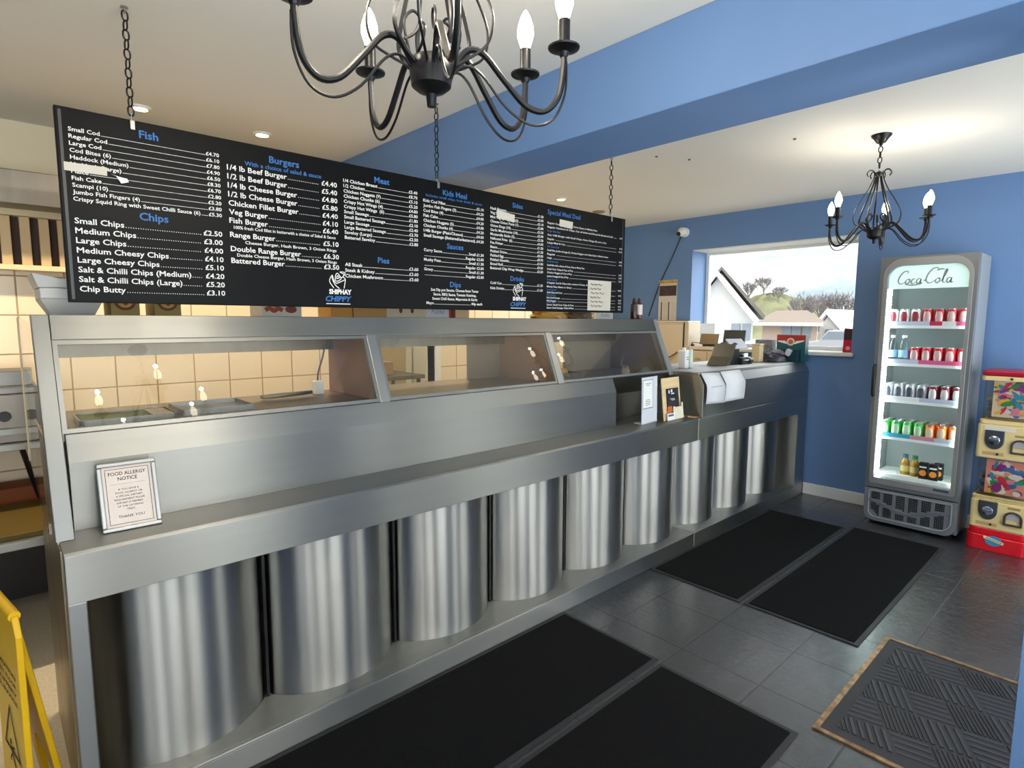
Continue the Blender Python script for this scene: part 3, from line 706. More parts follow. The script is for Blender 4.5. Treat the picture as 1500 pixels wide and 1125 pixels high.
m = MB(); m.box(FX+.06, FBX-.021, FY0+t_, FY0+t_+.006, .30, FH-.05); m.box(FX+.06, FBX-.021, FY1-t_-.006, FY1-t_, .30, FH-.05)
m.box(FBX-.027, FBX-.021, FY0+t_, FY1-t_, .30, FH-.05); m.box(FX+.06, FBX-.027, FY0+t_, FY1-t_, .30, .325); m.box(FX+.06, FBX-.027, FY0+t_, FY1-t_, FH-.06, FH-.05)
m.build('liner', FIN, FR)
# door: frame with an arched opening
dy0, dy1, dz0, dz1 = FY0, FY1, .272, FH
iy0, iy1, iz0, iz1 = .768, 1.216, .345, 1.832
m = MB()
ring_prism(m, rrect(dy0, dy1, dz0, dz1, .004, 8), rrect(iy0, iy1, iz0, iz1, (.012, .012, .085, .085), 8), 'x', FX, FX+.045)
door = m.build('door', FGREY, FR, bevel=.003)
m = MB(); ring_prism(m, rrect(dy0+.022, dy1-.022, .30, dz1-.012, (.02, .02, .115, .115), 8), rrect(iy0, iy1, iz0, iz1, (.012, .012, .085, .085), 8), 'x', FX-.006, FX-.0002)
m.build('door_moulding', mat('fridge moulding', (150, 150, 148), .35, .4), door, bevel=.002)
MB().prism(rrect(iy0-.004, iy1+.004, iz0-.004, iz1+.004, (.012, .012, .085, .085), 8), 'x', FX+.018, FX+.022).build('door_glass', GLASS_F, door)
m = MB(); m.tube([(FX-.012, FY1-.012, .93), (FX-.03, FY1-.012, .95), (FX-.03, FY1-.012, 1.13), (FX-.012, FY1-.012, 1.15)], .011, 8); m.build('handle', BLACKP, door, smooth=True)
MB().box(FX-.007, FX-.006, .775, .86, .322, .338).build('maker_plate', mat('plate blue', (52, 70, 92), .4), door)
LED = mat('fridge led', (240, 255, 250), .5, emit=17, emit_rgb=(236, 255, 250))
m = MB()
for i in range(62):
    z = .36+i*.0215
    m.box(FX+.046, FX+.058, iy1-.016, iy1-.002, z, z+.013)
m.build('led_strip', LED, FR)
m = MB(); m.box(FX+.047, FX+.058, iy0-.018, iy0-.006, .36, 1.67); m.build('led_strip', LED, FR)  # second strip added out of sight behind the frame to light the cans
# header sign
SIGN = mat('lit header sign', (214, 236, 228), .4, emit=.42, emit_rgb=(206, 240, 230))
m = MB(); m.prism([(iy0-.0, 1.678), (iy1, 1.678)] + arc2(iy1-.085, iz1-.085, .085, .085, 0, 90, 8) + arc2(iy0+.085, iz1-.085, .085, .085, 90, 180, 8), 'x', FX+.026, FX+.04)
sg = m.build('header_sign', SIGN, FR)
m = MB(); SX = FX+.0255; UX, UZ = (0, -1, 0), (0, 0, 1); O = (SX, 1.165, 1.702)
W = (.004, .0105)
def C_(x, s=1.0):   # big swash capital
    return [[(x+.052*s, .075*s), (x+.06*s, .086*s), (x+.05*s, .094*s), (x+.03*s, .085*s), (x+.01*s, .055*s), (x+.004*s, .025*s), (x+.016*s, .008*s), (x+.034*s, .012*s), (x+.046*s, .024*s)]]
def o_(x): return [[(x+.016, .04), (x+.004, .032), (x, .018), (x+.008, .008), (x+.02, .016), (x+.024, .03), (x+.016, .04), (x+.03, .036)]]
def c_(x): return [[(x+.024, .036), (x+.014, .04), (x+.003, .028), (x+.002, .014), (x+.01, .008), (x+.024, .016)]]
def a_(x): return [[(x+.024, .036), (x+.012, .04), (x+.002, .026), (x+.003, .011), (x+.012, .009), (x+.024, .026), (x+.028, .04)], [(x+.028, .04), (x+.023, .02), (x+.026, .009), (x+.036, .014)]]
def l_(x): return [[(x, .014), (x+.02, .05), (x+.034, .085), (x+.028, .092), (x+.018, .06), (x+.012, .02), (x+.018, .008), (x+.028, .014)]]
strokes = C_(.0) + o_(.046) + c_(.078) + a_(.108) + [[(.148, .026), (.16, .028)]] + C_(.158, 1.15) + o_(.214) + l_(.242) + a_(.274) + [[(.04, .004), (.09, -.002), (.14, .006)], [(.225, .088), (.24, .098), (.262, .094)]]
for st in strokes: ribbon(m, st, W, UX, UZ, O)
m.build('script_lettering', mat('script grey', (158, 174, 172), .5), sg)
# lower grille
m = MB(); m.prism(rrect(FY0, FY1, .026, .262, (.07, .07, .006, .006), 8), 'x', FX+.002, FX+.05); gr = m.build('grille_panel', GREYP, FR, bevel=.004)
m = MB(); ring_prism(m, rrect(.748, 1.238, .052, .25, (.075, .05, .01, .01), 8), rrect(.754, 1.232, .058, .244, (.07, .046, .008, .008), 8), 'x', FX-.004, FX+.002); m.build('grille_rim', mat('rim grey', (156, 160, 164), .4), gr)
def wave(u): return .152+.028*math.cos(u*2*PI*1.0+PI*.05) - .004
for band in range(6):
    m, m2 = MB(), MB()
    yb0 = 1.218-band*.0755
    for i in range(5):
        for j in range(13):
            y = yb0-i*.0108; z = .068+j*.0133; u = (1.23-y)/.47
            if abs(z+.004-wave(u)) < .017 or (u < .1 and z < .12-u*.5): continue
            (m if z > wave(u) else m2).box(FX-.0005, FX+.0015, y-.0082, y, z, z+.0098)
    for q in (m, m2):
        if q.v: q.build('vent_holes', BLACKP, gr)
pts = [(1.232-.47*i/30, wave(i/30)+.008) for i in range(31)] + [(1.232-.47*i/30, wave(i/30)-.008) for i in range(30, -1, -1)]
m = MB(); m.prism(pts, 'x', FX-.005, FX+.001); m.build('wave_trim', mat('wave grey', (104, 108, 114), .4), gr)
for sy in (FY0+.05, FY1-.05):
    MB().box(FX+.06, FX+.1, sy-.02, sy+.02, 0, .03).build('foot', BLACKP, FR); MB().box(FBX-.08, FBX-.04, sy-.02, sy+.02, 0, .03).build('foot', BLACKP, FR)
SHELF = mat('fridge shelf white', (236, 240, 238), .45)
SZ = [1.428, 1.165, .905, .640]
STRIP = {k: mat('price strip '+k, c, .5) for k, c in (('pink', (214, 92, 140)), ('white', (226, 230, 232)), ('cyan', (60, 160, 196)), ('rose', (206, 140, 160)), ('lilac', (190, 196, 216)), ('red', (190, 40, 84)))}
strips = [[('lilac', .55), ('red', .7), ('white', .86), ('pink', 1)], [('lilac', .45), ('pink', 1)], [('white', .5), ('lilac', 1)], [('cyan', .42), ('rose', .72), ('lilac', 1)]]
for z, ss in zip(SZ, strips):
    m = MB(); m.box(FX+.075, FBX-.03, FY0+t_+.008, FY1-t_-.008, z-.018, z); m.box(FX+.067, FX+.075, FY0+t_+.012, FY1-t_-.012, z-.02, z+.004)
    sh = m.build('shelf', SHELF, FR)
    a = FY1-t_-.014; L = a-(FY0+t_+.014); u0 = 0
    for k, u in ss:
        MB().box(FX+.064, FX+.0668, a-L*u, a-L*u0, z+.0, z+.028).build('price_strip', STRIP[k], sh); u0 = u
m = MB(); 
for i in range(9): m.box(FX+.07+i*.034, FX+.09+i*.034, FY0+t_+.008, FY1-t_-.008, .352, .364)
m.box(FX+.066, FX+.072, FY0+t_+.008, FY1-t_-.008, .326, .372); m.box(FX+.07, FBX-.03, 1.1, 1.106, .326, .352); m.box(FX+.07, FBX-.03, .86, .866, .326, .352)
m.build('base_shelf', SHELF, FR)

# ---- drinks in the fridge: each a thing of its own
CAN_TOP = mat('can aluminium', (206, 208, 210), .3, 1.0)
def can_proto(body, accent):
    t = bpy.data.objects.new('drinks_can', None); COL.objects.link(t); t.empty_display_size = .03
    m = MB(); m.lathe([(0, 0), (.024, 0), (.031, .008), (.0325, .014), (.0325, .096), (.0265, .108), (.0, .108)], (0, 0, 0), 20); m.build('body', body, t, smooth=True)
    m = MB(); m.lathe([(.0262, .1075), (.027, .1125), (.0255, .1125), (.0245, .110), (0, .110)], (0, 0, 0), 20); m.build('lid', CAN_TOP, t, smooth=True)
    m = MB()     # printed panel on the front of the can
    r = .0329; n = 8; prof = [(.012, .35), (.03, .62), (.055, .72), (.078, .62), (.094, .4)]
    vs = [(r*math.cos(PI+a*(2*k/n-1)), r*math.sin(PI+a*(2*k/n-1)), h) for h, a in prof for k in range(n+1)]
    m.add(vs, [(q*(n+1)+k, q*(n+1)+k+1, (q+1)*(n+1)+k+1, (q+1)*(n+1)+k) for q in range(len(prof)-1) for k in range(n)])
    m.build('printed_band', accent, t, smooth=True)
    return t
def cm(n, c): return mat('can '+n, c, .3, .35)
KINDS_ = {'white': (cm('white', (222, 222, 222)), cm('grey print', (150, 60, 70))), 'red': (cm('red', (196, 24, 44)), cm('pale print', (226, 190, 190))),
          'silver': (cm('silver', (196, 198, 204)), cm('dark print', (84, 88, 98))), 'maroon': (cm('maroon', (120, 28, 48)), cm('white print', (226, 222, 222))),
          'green': (cm('green', (60, 176, 70)), cm('pale green print', (200, 232, 196))), 'orange': (cm('orange', (236, 116, 40)), cm('cream print', (244, 214, 180)))}
protos = {}
bpy.context.view_layer.update()
rows = [('top', SZ[0], ['white']*3+['red']*4, 0, 1), ('second', SZ[1], ['red']*5, 2, 2), ('third', SZ[2], ['silver']*4+['maroon']*3, 0, 3), ('fourth', SZ[3], ['green']*4+['orange']*3, 0, 3)]
ROWN = ['front row', 'second row', 'back row']
for sn, z, kinds, skip, depth in rows:
    for r in range(depth):
        for i, k in enumerate(kinds):
            if k not in protos:
                t = can_proto(*KINDS_[k]); bpy.context.view_layer.update(); protos[k] = snapshot(t); o = t
            else: o = copy_tree(protos[k])
            j = i+skip
            o.location = (FX+.108+r*.068, 1.192-j*.0665 - (.0 if not skip else .01), z)
            tag(o, '%s drinks can on %s fridge shelf, %s, %s can from handle side' % (k, sn, ROWN[r], ordn(i)), 'can', 'drinks cans in the fridge')
CLEARP = glass_mat('clear bottle', (.86, .92, .95), 1.4, .05, .05)
for i in range(2):
    y = 1.186-i*.07; t = thing('water_bottle', 'clear water bottle on second fridge shelf, %s the door handle' % ('closest to' if i == 0 else 'next to red cans, second from'), 'bottle', (FX+.108, y, SZ[1]), 'water bottles in the fridge')
    m = MB(); m.lathe([(0, 0), (.028, 0), (.031, .006), (.03, .05), (.031, .1), (.028, .135), (.014, .165), (.0125, .178), (0, .178)], (FX+.108, y, SZ[1]), 20); m.build('bottle_body', CLEARP, t, smooth=True)
    m = MB(); m.lathe([(.0314, .04), (.0314, .09)], (FX+.108, y, SZ[1]), 20); m.build('wrap_label', mat('pale blue label', (150, 196, 226), .5), t, smooth=True)
    m = MB(); m.lathe([(0, .176), (.0145, .176), (.0145, .194), (0, .194)], (FX+.108, y, SZ[1]), 16); m.build('cap', WHITE, t, smooth=True)
JUICE = mat('amber juice', (176, 132, 40), .2, spec=.6)
for i, (y, x, capc, lab) in enumerate(((1.068, FX+.17, (40, 88, 110), 'amber juice bottle with blue cap on fridge base'), (1.008, FX+.16, (20, 120, 70), 'amber juice bottle with green cap on fridge base'))):
    t = thing('juice_bottle', lab, 'bottle', (x, y, .364))
    m = MB(); m.lathe([(0, 0), (.024, 0), (.027, .006), (.027, .075), (.024, .1), (.013, .118), (.013, .124), (0, .124)], (x, y, .364), 18); m.build('bottle_body', JUICE, t, smooth=True)
    m = MB(); m.lathe([(0, .122), (.0165, .122), (.0165, .146), (0, .148)], (x, y, .364), 16); m.build('cap', mat('cap %d' % i, capc, .4), t, smooth=True)
    m = MB(); m.lathe([(.0274, .025), (.0274, .065)], (x, y, .364), 18); m.build('wrap_label', mat('juice label', (206, 190, 120), .6), t, smooth=True)
PKB = mat('carton black', (26, 22, 26), .5)
for i, (y, x, lab) in enumerate(((.945, FX+.115, 'small black drink carton with orange fruit picture, beside the juice bottles'), (.885, FX+.105, 'small black drink carton with orange fruit picture, farther from juice bottles'), (.868, FX+.16, 'small black drink carton standing behind the other two cartons'))):
    t = thing('juice_carton', lab, 'carton', (x, y, .364), 'juice cartons on the fridge base')
    m = MB(); m.box(x-.022, x+.022, y-.025, y+.025, .364, .48); m.build('carton_body', PKB, t, bevel=.002)
    m = MB(); m.prism(arc2(y, .41, .021, .021, 0, 345, 18), 'x', x-.0235, x-.0225); m.build('fruit_picture', mat('fruit orange', (240, 150, 60), .5), t)
    m = MB(); m.box(x-.0232, x-.0222, y-.02, y+.02, .446, .456); m.build('white_strip', PAPER, t)

# ================================================================== CAPSULE VENDING MACHINE
GX, GY0, GY1 = 4.66, .372, .652; gc = (GY0+GY1)/2
G = thing('capsule_vending_machine', 'two-tier cream toy capsule vending machine with red lid and red base', 'vending machine', (GX+.15, gc, 0))
GRED = mat('glossy red plastic', (214, 22, 40), .25); GCR = mat('cream plastic', (226, 206, 146), .4); GSM = mat('smoky clear plastic', (120, 112, 112), .2)
m = MB(); m.prism(rrect(GX-.03, GX+.30, GY0-.012, GY1+.012, .04, 5), 'z', 0, .1); m.prism(rrect(GX-.02, GX+.30, GY0-.004, GY1+.004, .035, 5), 'z', .1, .145); m.build('base', GRED, G, bevel=.006)
CASE = glass_mat('capsule case', (.80, .77, .75), 1.4, .02, .02)
def deco_card(x, y0, y1, z0, z1, seed, base, parent):
    r = random.Random(seed); m = MB(); m.box(x, x+.003, y0, y1, z0, z1)
    cd = m.build('display_card', mat('card base %d' % seed, base, .35), parent)
    pal = [(214, 60, 70), (240, 200, 70), (70, 150, 90), (80, 120, 190), (150, 60, 140), (236, 150, 170), (240, 236, 220), (60, 160, 180)]
    byc = {}
    for i in range(64):
        c = r.randrange(len(pal)); y = r.uniform(y0+.02, y1-.02); z = r.uniform(z0+.015, z1-.02); a = r.uniform(0, PI); L = r.uniform(.016, .05); w = r.uniform(.008, .026)
        mb = byc.setdefault(c, MB()); pts = [(y+L*math.cos(t)*math.cos(a)-w*math.sin(t)*math.sin(a), z+(L*math.cos(t)*math.sin(a)+w*math.sin(t)*math.cos(a))*.7) for t in [k*PI/6 for k in range(12)]]
        pts = [(min(max(p[0], y0), y1), min(max(p[1], z0), z1)) for p in pts]
        mb.prism(pts, 'x', x-.0008-i*.00002, x+.0005)
    allm = MB(); mats = []
    for c, mb in byc.items():
        n = len(allm.v); allm.v += mb.v; allm.f += [tuple(i+n for i in f) for f in mb.f]; allm.mi += [len(mats)]*len(mb.f); mats.append(mat('card ink %d' % c, pal[c], .35))
    allm.build('card_print', mats, cd)
for k, (z0, z1, gz1, seed, base) in enumerate(((.145, .352, .598, 3, (236, 160, 140)), (.6, .842, 1.105, 8, (240, 226, 190)))):
    m = MB(); m.prism(rrect(GX-.022, GX+.28, GY0-.004, GY1+.004, .02, 4), 'z', z0, z1-.03); m.prism(rrect(GX-.006, GX+.28, GY0, GY1, .02, 4), 'z', z1-.03, z1); bo = m.build('coin_unit', GCR, G, bevel=.006)
    # coin plate with knob, and the prize chute
    kc, kz = GY1-.085, z0+.118
    m = MB(); m.prism(arc2(kc, kz, .048, .06, 180, 360, 12) + [(kc+.048, kz+.06), (kc-.048, kz+.06)], 'x', GX-.030, GX-.021); kp = m.build('coin_plate', mat('coin plate grey', (92, 98, 102), .35, .7), G, bevel=.003)
    m = MB(); m.lathe([(0, 0), (.028, 0), (.028, -.008), (.024, -.01), (0, -.01)], (GX-.03, kc, kz), 20, axis='x'); m.box(GX-.052, GX-.038, kc-.024, kc+.024, kz-.006, kz+.006); m.build('turn_knob', mat('knob chrome', (190, 194, 196), .2, 1.0), kp, smooth=True)
    cc, cz = GY0+.07, z0+.085
    m = MB(); ring_prism(m, rrect(cc-.046, cc+.046, cz-.042, cz+.05, (.006, .006, .045, .045), 6), rrect(cc-.034, cc+.034, cz-.03, cz+.04, (.004, .004, .034, .034), 6), 'x', GX-.033, GX-.021); ch = m.build('chute_surround', mat('chute brown', (70, 60, 54), .4), G, bevel=.002)
    m = MB(); m.prism(rrect(cc-.034, cc+.034, cz-.004, cz+.04, (.002, .002, .034, .034), 6), 'x', GX-.026, GX-.022); m.build('chute_flap', mat('flap clear grey', (176, 172, 172), .15), ch)
    MB().box(GX-.0228, GX-.0215, cc-.03, cc+.03, cz+.062, cz+.076).build('price_label', mat('label tan', (160, 134, 90), .6), G)
    MB().box(GX-.0228, GX-.0215, kc-.05, kc+.055, z0+.018, z0+.04).build('key_plate', mat('plate tan', (196, 160, 110), .5), G)
    m = MB(); m.prism(arc2(kc-.02, z0+.029, .007, .007, 0, 330, 10), 'x', GX-.026, GX-.0228); m.build('lock', BLACKP, G)
    # transparent hopper
    m = MB(); m.prism(rrect(GX-.012, GX+.27, GY0+.004, GY1-.004, (.05, .05, .05, .05), 6), 'z', z1, gz1); m.build('hopper', CASE, G, smooth=True)
    deco_card(GX+.0, GY0+.02, GY1-.055, z1+.02, gz1-.01, seed, base, G)
    for cyk in (GY1-.03, GY1-.05):
        for czk in (z1+.03, z1+.075, z1+.12):
            m = MB(); m.lathe([(0, -.022), (.012, -.018), (.021, -.006), (.021, .006), (.012, .018), (0, .022)], (GX+.06+.05*(cyk < GY1-.04), cyk-.01, czk), 10); m.build('toy_capsule', mat('capsule %d' % random.randrange(3), random.choice([(120, 90, 80), (150, 140, 130), (90, 100, 110)]), .3), G, smooth=True)
    m = MB(); m.box(GX-.020, GX-.008, GY0, GY1, gz1-.004 if k else z1-.004, (gz1+.03) if False else (gz1 if k else z1)); m.build('seam_rail', GCR, G)
m = MB(); m.prism(rrect(GX-.02, GX+.28, GY0-.002, GY1+.002, .02, 4), 'z', .598, .612); m.build('tier_rail', GCR, G, bevel=.003)
MB().box(GX-.024, GX-.022, GY0+.10, GY1-.03, .776, .808).build('paper_notice', mat('notice paper', (220, 212, 196), .8), G)
m = MB(); m.prism(rrect(GX-.024, GX+.28, GY0-.006, GY1+.006, .02, 4), 'z', 1.09, 1.118); m.build('lid_band', GCR, G, bevel=.004)
m = MB(); m.prism(rrect(GX-.026, GX+.28, GY0-.008, GY1+.008, .03, 5), 'z', 1.118, 1.153); m.build('lid', mat('lid red', (168, 14, 44), .3), G, bevel=.01)
m = MB(); m.prism(arc2(gc, 1.104, .007, .007, 0, 330, 10), 'x', GX-.030, GX-.023); m.build('lid_lock', BLACKP, G)
lg = (GX-.0315, gc+.012, .072)
m = MB(); m.prism(arc2(lg[1], lg[2], .042, .032, 0, 352, 24), 'x', GX-.0315, GX-.0295); rd = m.build('round_badge', mat('badge blue', (60, 140, 190), .4), G)
m = MB(); m.prism([(lg[1]+.05, .082), (lg[1]-.05, .058), (lg[1]-.05, .074), (lg[1]+.05, .098)], 'x', GX-.0335, GX-.0315)
m.build('badge_sash', mat('badge cream', (240, 232, 180), .5), rd)
m = MB()
for i in range(6):
    y = lg[1]+.036-i*.0135; ribbon(m, [(0, 0), (.004, .009), (.008, .001), (.011, .008)], .0028, (0, -1, 0), (0, 0, 1), (GX-.0342, y, .081-i*.0032))
m.build('badge_squiggle', mat('badge brown', (130, 90, 60), .6), rd)

# ================================================================== FLOOR MATS
def carpet(x0, x1, y0, y1, label):
    t = thing('floor_mat', label, 'mat', ((x0+x1)/2, (y0+y1)/2, 0), 'black carpet mats in front of the counter')
    m = MB(); m.box(x0+.02, x1-.02, y0+.02, y1-.02, .001, .009); m.build('pile', CARPET, t, bevel=.002)
    m = MB(); ring_prism(m, [(x0, y0), (x1, y0), (x1, y1), (x0, y1)], [(x0+.02, y0+.02), (x1-.02, y0+.02), (x1-.02, y1-.02), (x0+.02, y1-.02)], 'z', .0005, .005)
    m.build('rubber_edge', mat('mat edge rubber', (40, 41, 43), .55), t)
carpet(2.795, 4.40, 1.292, 1.836, 'black carpet mat alongside till counter, at the window wall end')
carpet(2.795, 4.46, .742, 1.272, 'black carpet mat in front of the drinks fridge')
carpet(.30, 2.045, 1.285, 1.832, 'black carpet mat alongside frying range, at the allergy notice end')
carpet(.30, 2.025, .70, 1.266, 'black carpet mat nearest the camera, one mat out from frying range')
# entrance mat in its worn metal frame
EM = thing('entrance_mat', 'black rubber entrance mat with diagonal ribbed blocks in a worn metal frame', 'mat', (2.535, .25, 0))
BRASS = mat('worn brass edging', (166, 134, 100), .45, .7, noise=((30, 30, 30), .5))
ex0, ex1, ey0, ey1 = 2.095, 2.985, -.35, .68
m = MB(); ring_prism(m, [(ex0, ey0), (ex1, ey0), (ex1, ey1), (ex0, ey1)], [(ex0+.018, ey0+.018), (ex1-.018, ey0+.018), (ex1-.018, ey1-.018), (ex0+.018, ey1-.018)], 'z', .0005, .007); m.build('metal_frame', BRASS, EM)
MB().box(ex0+.018, ex1-.018, ey0+.018, ey1-.018, .0005, .003).build('rubber_base', RUBBER, EM)
m = MB(); bx0, bx1, by0, by1 = ex0+.07, ex1-.05, ey0+.05, ey1-.06
S = .125
def clipbar(p, q, hw):
    """thin ridge between two points, kept inside the field"""
    p, q = Vector((*p, 0)), Vector((*q, 0)); ts = [0, 1]
    for ax, lo_, hi_ in ((0, bx0, bx1), (1, by0, by1)):
        dd = q[ax]-p[ax]
        if abs(dd) < 1e-9:
            if not lo_ <= p[ax] <= hi_: return
            continue
        t0, t1 = sorted(((lo_-p[ax])/dd, (hi_-p[ax])/dd)); ts = [max(ts[0], t0), min(ts[1], t1)]
    if ts[1]-ts[0] < .08: return
    a, b = p+(q-p)*ts[0], p+(q-p)*ts[1]; d = (b-a).normalized(); n = Vector((-d.y, d.x, 0))*hw
    m.add([tuple(v) for v in (a-n, b-n, b+n, a+n)] + [tuple(v+Vector((0, 0, .004))) for v in (a-n*.7, b-n*.7, b+n*.7, a+n*.7)], [(4, 5, 6, 7), (0, 1, 5, 4), (1, 2, 6, 5), (2, 3, 7, 6), (3, 0, 4, 7)])
e1 = Vector((math.cos(.45), math.sin(.45), 0))*S*1.3; e2 = Vector((math.cos(.45+PI*.42), math.sin(.45+PI*.42), 0))*S
base_ = Vector((2.5, .2, .003))
for i in range(-9, 10):
    for j in range(-10, 11):
        o = base_+e1*i+e2*j
        if not (bx0-.2 < o.x < bx1+.1 and by0-.2 < o.y < by1+.1): continue
        kk = (i+2*j) % 3
        for k in range(5 if kk else 9):
            n_ = 5 if kk else 9
            u = (k+.5)/n_
            if kk == 2: p, q = o+e1*u+e2*.06, o+e1*u+e2*.94
            else: p, q = o+e2*u+e1*.05, o+e2*u+e1*.95
            clipbar(p.xy, q.xy, .0065 if kk else .0028)
for i in range(len(m.v)):
    v = m.v[i]; m.v[i] = (v[0], v[1], v[2]+.003)
m.build('ribbed_blocks', mat('rib rubber', (62, 62, 66), .5), EM)

# ================================================================== ITEMS ON THE SERVING LEDGE
LZ = .84
def leaning(name, label, cat, x0, x1, ybot, ytop, h, frame=True):
    t = thing(name, label, cat, ((x0+x1)/2, ybot, LZ)); return t
FRM = thing('framed_notice', 'silver framed food allergy notice leaning on the serving ledge', 'notice', (.286, 1.95, LZ))
dz, dyl = .188, .052
n_ = Vector((0, dyl, dz)).normalized(); A0 = Vector((.213, 1.945, LZ+.001)); ux = Vector((1, -.045, 0)).normalized(); uy = n_; nn = ux.cross(uy)
mm = Matrix((ux, uy, nn)).transposed()
Wd, Hd = .146, .198
def fp(x, y, d=0): return A0 + ux*x + uy*y + nn*d
m = MB()
for (x0, x1, y0, y1) in ((0, Wd, 0, .012), (0, Wd, Hd-.012, Hd), (0, .012, .012, Hd-.012), (Wd-.012, Wd, .012, Hd-.012)):
    m.obox(fp((x0+x1)/2, (y0+y1)/2, .0), ((x1-x0)/2, (y1-y0)/2, .008), mm)
m.build('frame', ALU, FRM, bevel=.003)
m = MB(); m.obox(fp(Wd/2, Hd/2, -.003), (Wd/2-.012, Hd/2-.012, .003), mm); m.build('printed_sheet', mat('notice cream', (206, 192, 180), .35), FRM)
m = MB(); m.obox(fp(Wd*.5, Hd*.45, -.02), (.03, .05, .002), mm); m.build('back_strut', BLACKP, FRM)
m = MB()
d = .0008
for (x0, x1, y0, y1) in ((.019, Wd-.019, .019, .0203), (.019, Wd-.019, Hd-.0203, Hd-.019), (.019, .0203, .019, Hd-.019), (Wd-.0203, Wd-.019, .019, Hd-.019)):
    m.quad(fp(x0, y0, d), fp(x1, y0, d), fp(x1, y1, d), fp(x0, y1, d))
add_text(m, 'FOOD ALLERGY', fp(Wd/2, .160, d), .0145, ux, uy, 'c', .092, .012)
add_text(m, 'NOTICE', fp(Wd/2, .1445, d), .0145, ux, uy, 'c', .048, .012)
m.quad(fp(.03, .134, d), fp(Wd-.03, .134, d), fp(Wd-.03, .1344, d), fp(.03, .1344, d))
for i, s in enumerate(('IF YOU HAVE A', 'FOOD ALLERGY OR', 'A SPECIAL DIETARY', 'REQUIREMENT PLEASE', 'INFORM A MEMBER', 'OF THE CATERING', 'TEAM')):
    add_text(m, s, fp(Wd/2, .116-i*.0098, d), .0075, ux, uy, 'c', None, .0)
add_text(m, 'THANK YOU', fp(Wd/2, .036, d), .0115, ux, uy, 'c', .064, .0)
m.build('notice_lettering', INK, FRM)

def slab(t, name, mt, A, ux, uy, x0, x1, y0, y1, d0, d1):
    nn = ux.cross(uy); m = MB(); m.obox(A+ux*((x0+x1)/2)+uy*((y0+y1)/2)+nn*((d0+d1)/2), (abs(x1-x0)/2, abs(y1-y0)/2, abs(d1-d0)/2), Matrix((ux, uy, nn)).transposed()); return m.build(name, mt, t)
# white acrylic stand
A = Vector((2.838, 1.952, LZ)); ux = Vector((.995, .10, 0)).normalized(); uy = Vector((.0, .006, .28)).normalized(); uy = (uy-ux*uy.dot(ux)).normalized()
t = thing('acrylic_sign_stand', 'tall white acrylic sign stand with a bordered leaflet, on the serving ledge', 'sign', A)
slab(t, 'stand', mat('white acrylic', (214, 220, 228), .2), A, ux, uy, 0, .185, 0, .278, -.004, 0)
slab(t, 'foot', mat('white acrylic', (214, 220, 228), .2), A+Vector((.09, .035, .003)), ux, Vector((0, 1, 0)), -.09, .09, -.03, .03, -.002, .002)
sh = slab(t, 'leaflet', PAPER, A, ux, uy, .008, .128, .09, .262, .0004, .0012)
m = MB(); nnv = ux.cross(uy)
def LP(x, y, d=.0016): return A+ux*x+uy*y+nnv*d
for (x0, x1, y0, y1) in ((.008, .128, .09, .094), (.008, .128, .259, .262), (.008, .0105, .09, .262), (.1255, .128, .09, .262)):
    m.quad(LP(x0, y0), LP(x1, y0), LP(x1, y1), LP(x0, y1))
for i, (y, w) in enumerate(((.238, .07), (.228, .04), (.14, .05), (.13, .06), (.12, .06), (.11, .06))): m.quad(LP(.068-w/2, y), LP(.068+w/2, y), LP(.068+w/2, y+.003), LP(.068-w/2, y+.003))
m.build('leaflet_print', INK, sh)
# wooden leaflet holder
A = Vector((3.045, 1.932, LZ)); ux = Vector((1, .03, 0)).normalized(); uy = Vector((0, .03, .26)).normalized(); uy = (uy-ux*uy.dot(ux)).normalized(); nnv = ux.cross(uy)
t = thing('leaflet_holder', 'pale wooden leaflet holder with black booklet, beside the till counter', 'leaflet holder', A)
WOOD = mat('pale plywood', (222, 196, 150), .6, noise=((3, 3, 40), .08))
slab(t, 'back_board', WOOD, A, ux, uy, 0, .205, 0, .262, -.006, 0)
slab(t, 'front_lip', mat('cream lip', (226, 220, 196), .6), A, ux, uy, .09, .205, 0, .075, .012, .016)
slab(t, 'front_lip', mat('cream lip', (226, 220, 196), .6), A, ux, uy, .19, .205, .075, .10, .012, .016)
bk = slab(t, 'booklet', mat('booklet black', (28, 28, 40), .35), A, ux, uy, .04, .178, .062, .195, .002, .006)
m = MB()
for (x, y, w, h) in ((.06, .165, .014, .02), (.088, .17, .018, .018), (.09, .158, .035, .007), (.075, .128, .05, .003), (.09, .12, .04, .003), (.105, .072, .022, .008)):
    m.quad(*[A+ux*a+uy*b+nnv*.0066 for a, b in ((x, y), (x+w, y), (x+w, y+h), (x, y+h))])
m.build('booklet_print', PAPER, bk)
slab(t, 'orange_card', mat('orange card', (198, 104, 48), .6), A, ux, uy, .035, .09, .045, .085, .006, .008)
bc = slab(t, 'business_card', PAPER, A, ux, uy, .012, .10, -.0, .042, .016, .017)
m = MB(); m.quad(*[A+ux*a+uy*b+nnv*.0176 for a, b in ((.024, .024), (.085, .024), (.085, .036), (.024, .036))]); m.build('card_print', mat('card blue', (70, 90, 150), .5), bc)
t = thing('sauce_bottle', 'dark red sauce bottle standing between acrylic stand and leaflet holder', 'bottle', (3.05, 2.02, LZ))
m = MB(); m.lathe([(0, 0), (.024, 0), (.026, .01), (.026, .08), (.018, .105), (.012, .115), (0, .115)], (3.05, 2.02, LZ), 16); m.build('bottle_body', mat('sauce red', (130, 40, 22), .3), t, smooth=True)
m = MB(); m.lathe([(0, .113), (.015, .113), (.012, .132), (.006, .15), (0, .15)], (3.05, 2.02, LZ), 14); m.build('cap', mat('cap teal', (110, 130, 128), .4), t, smooth=True)
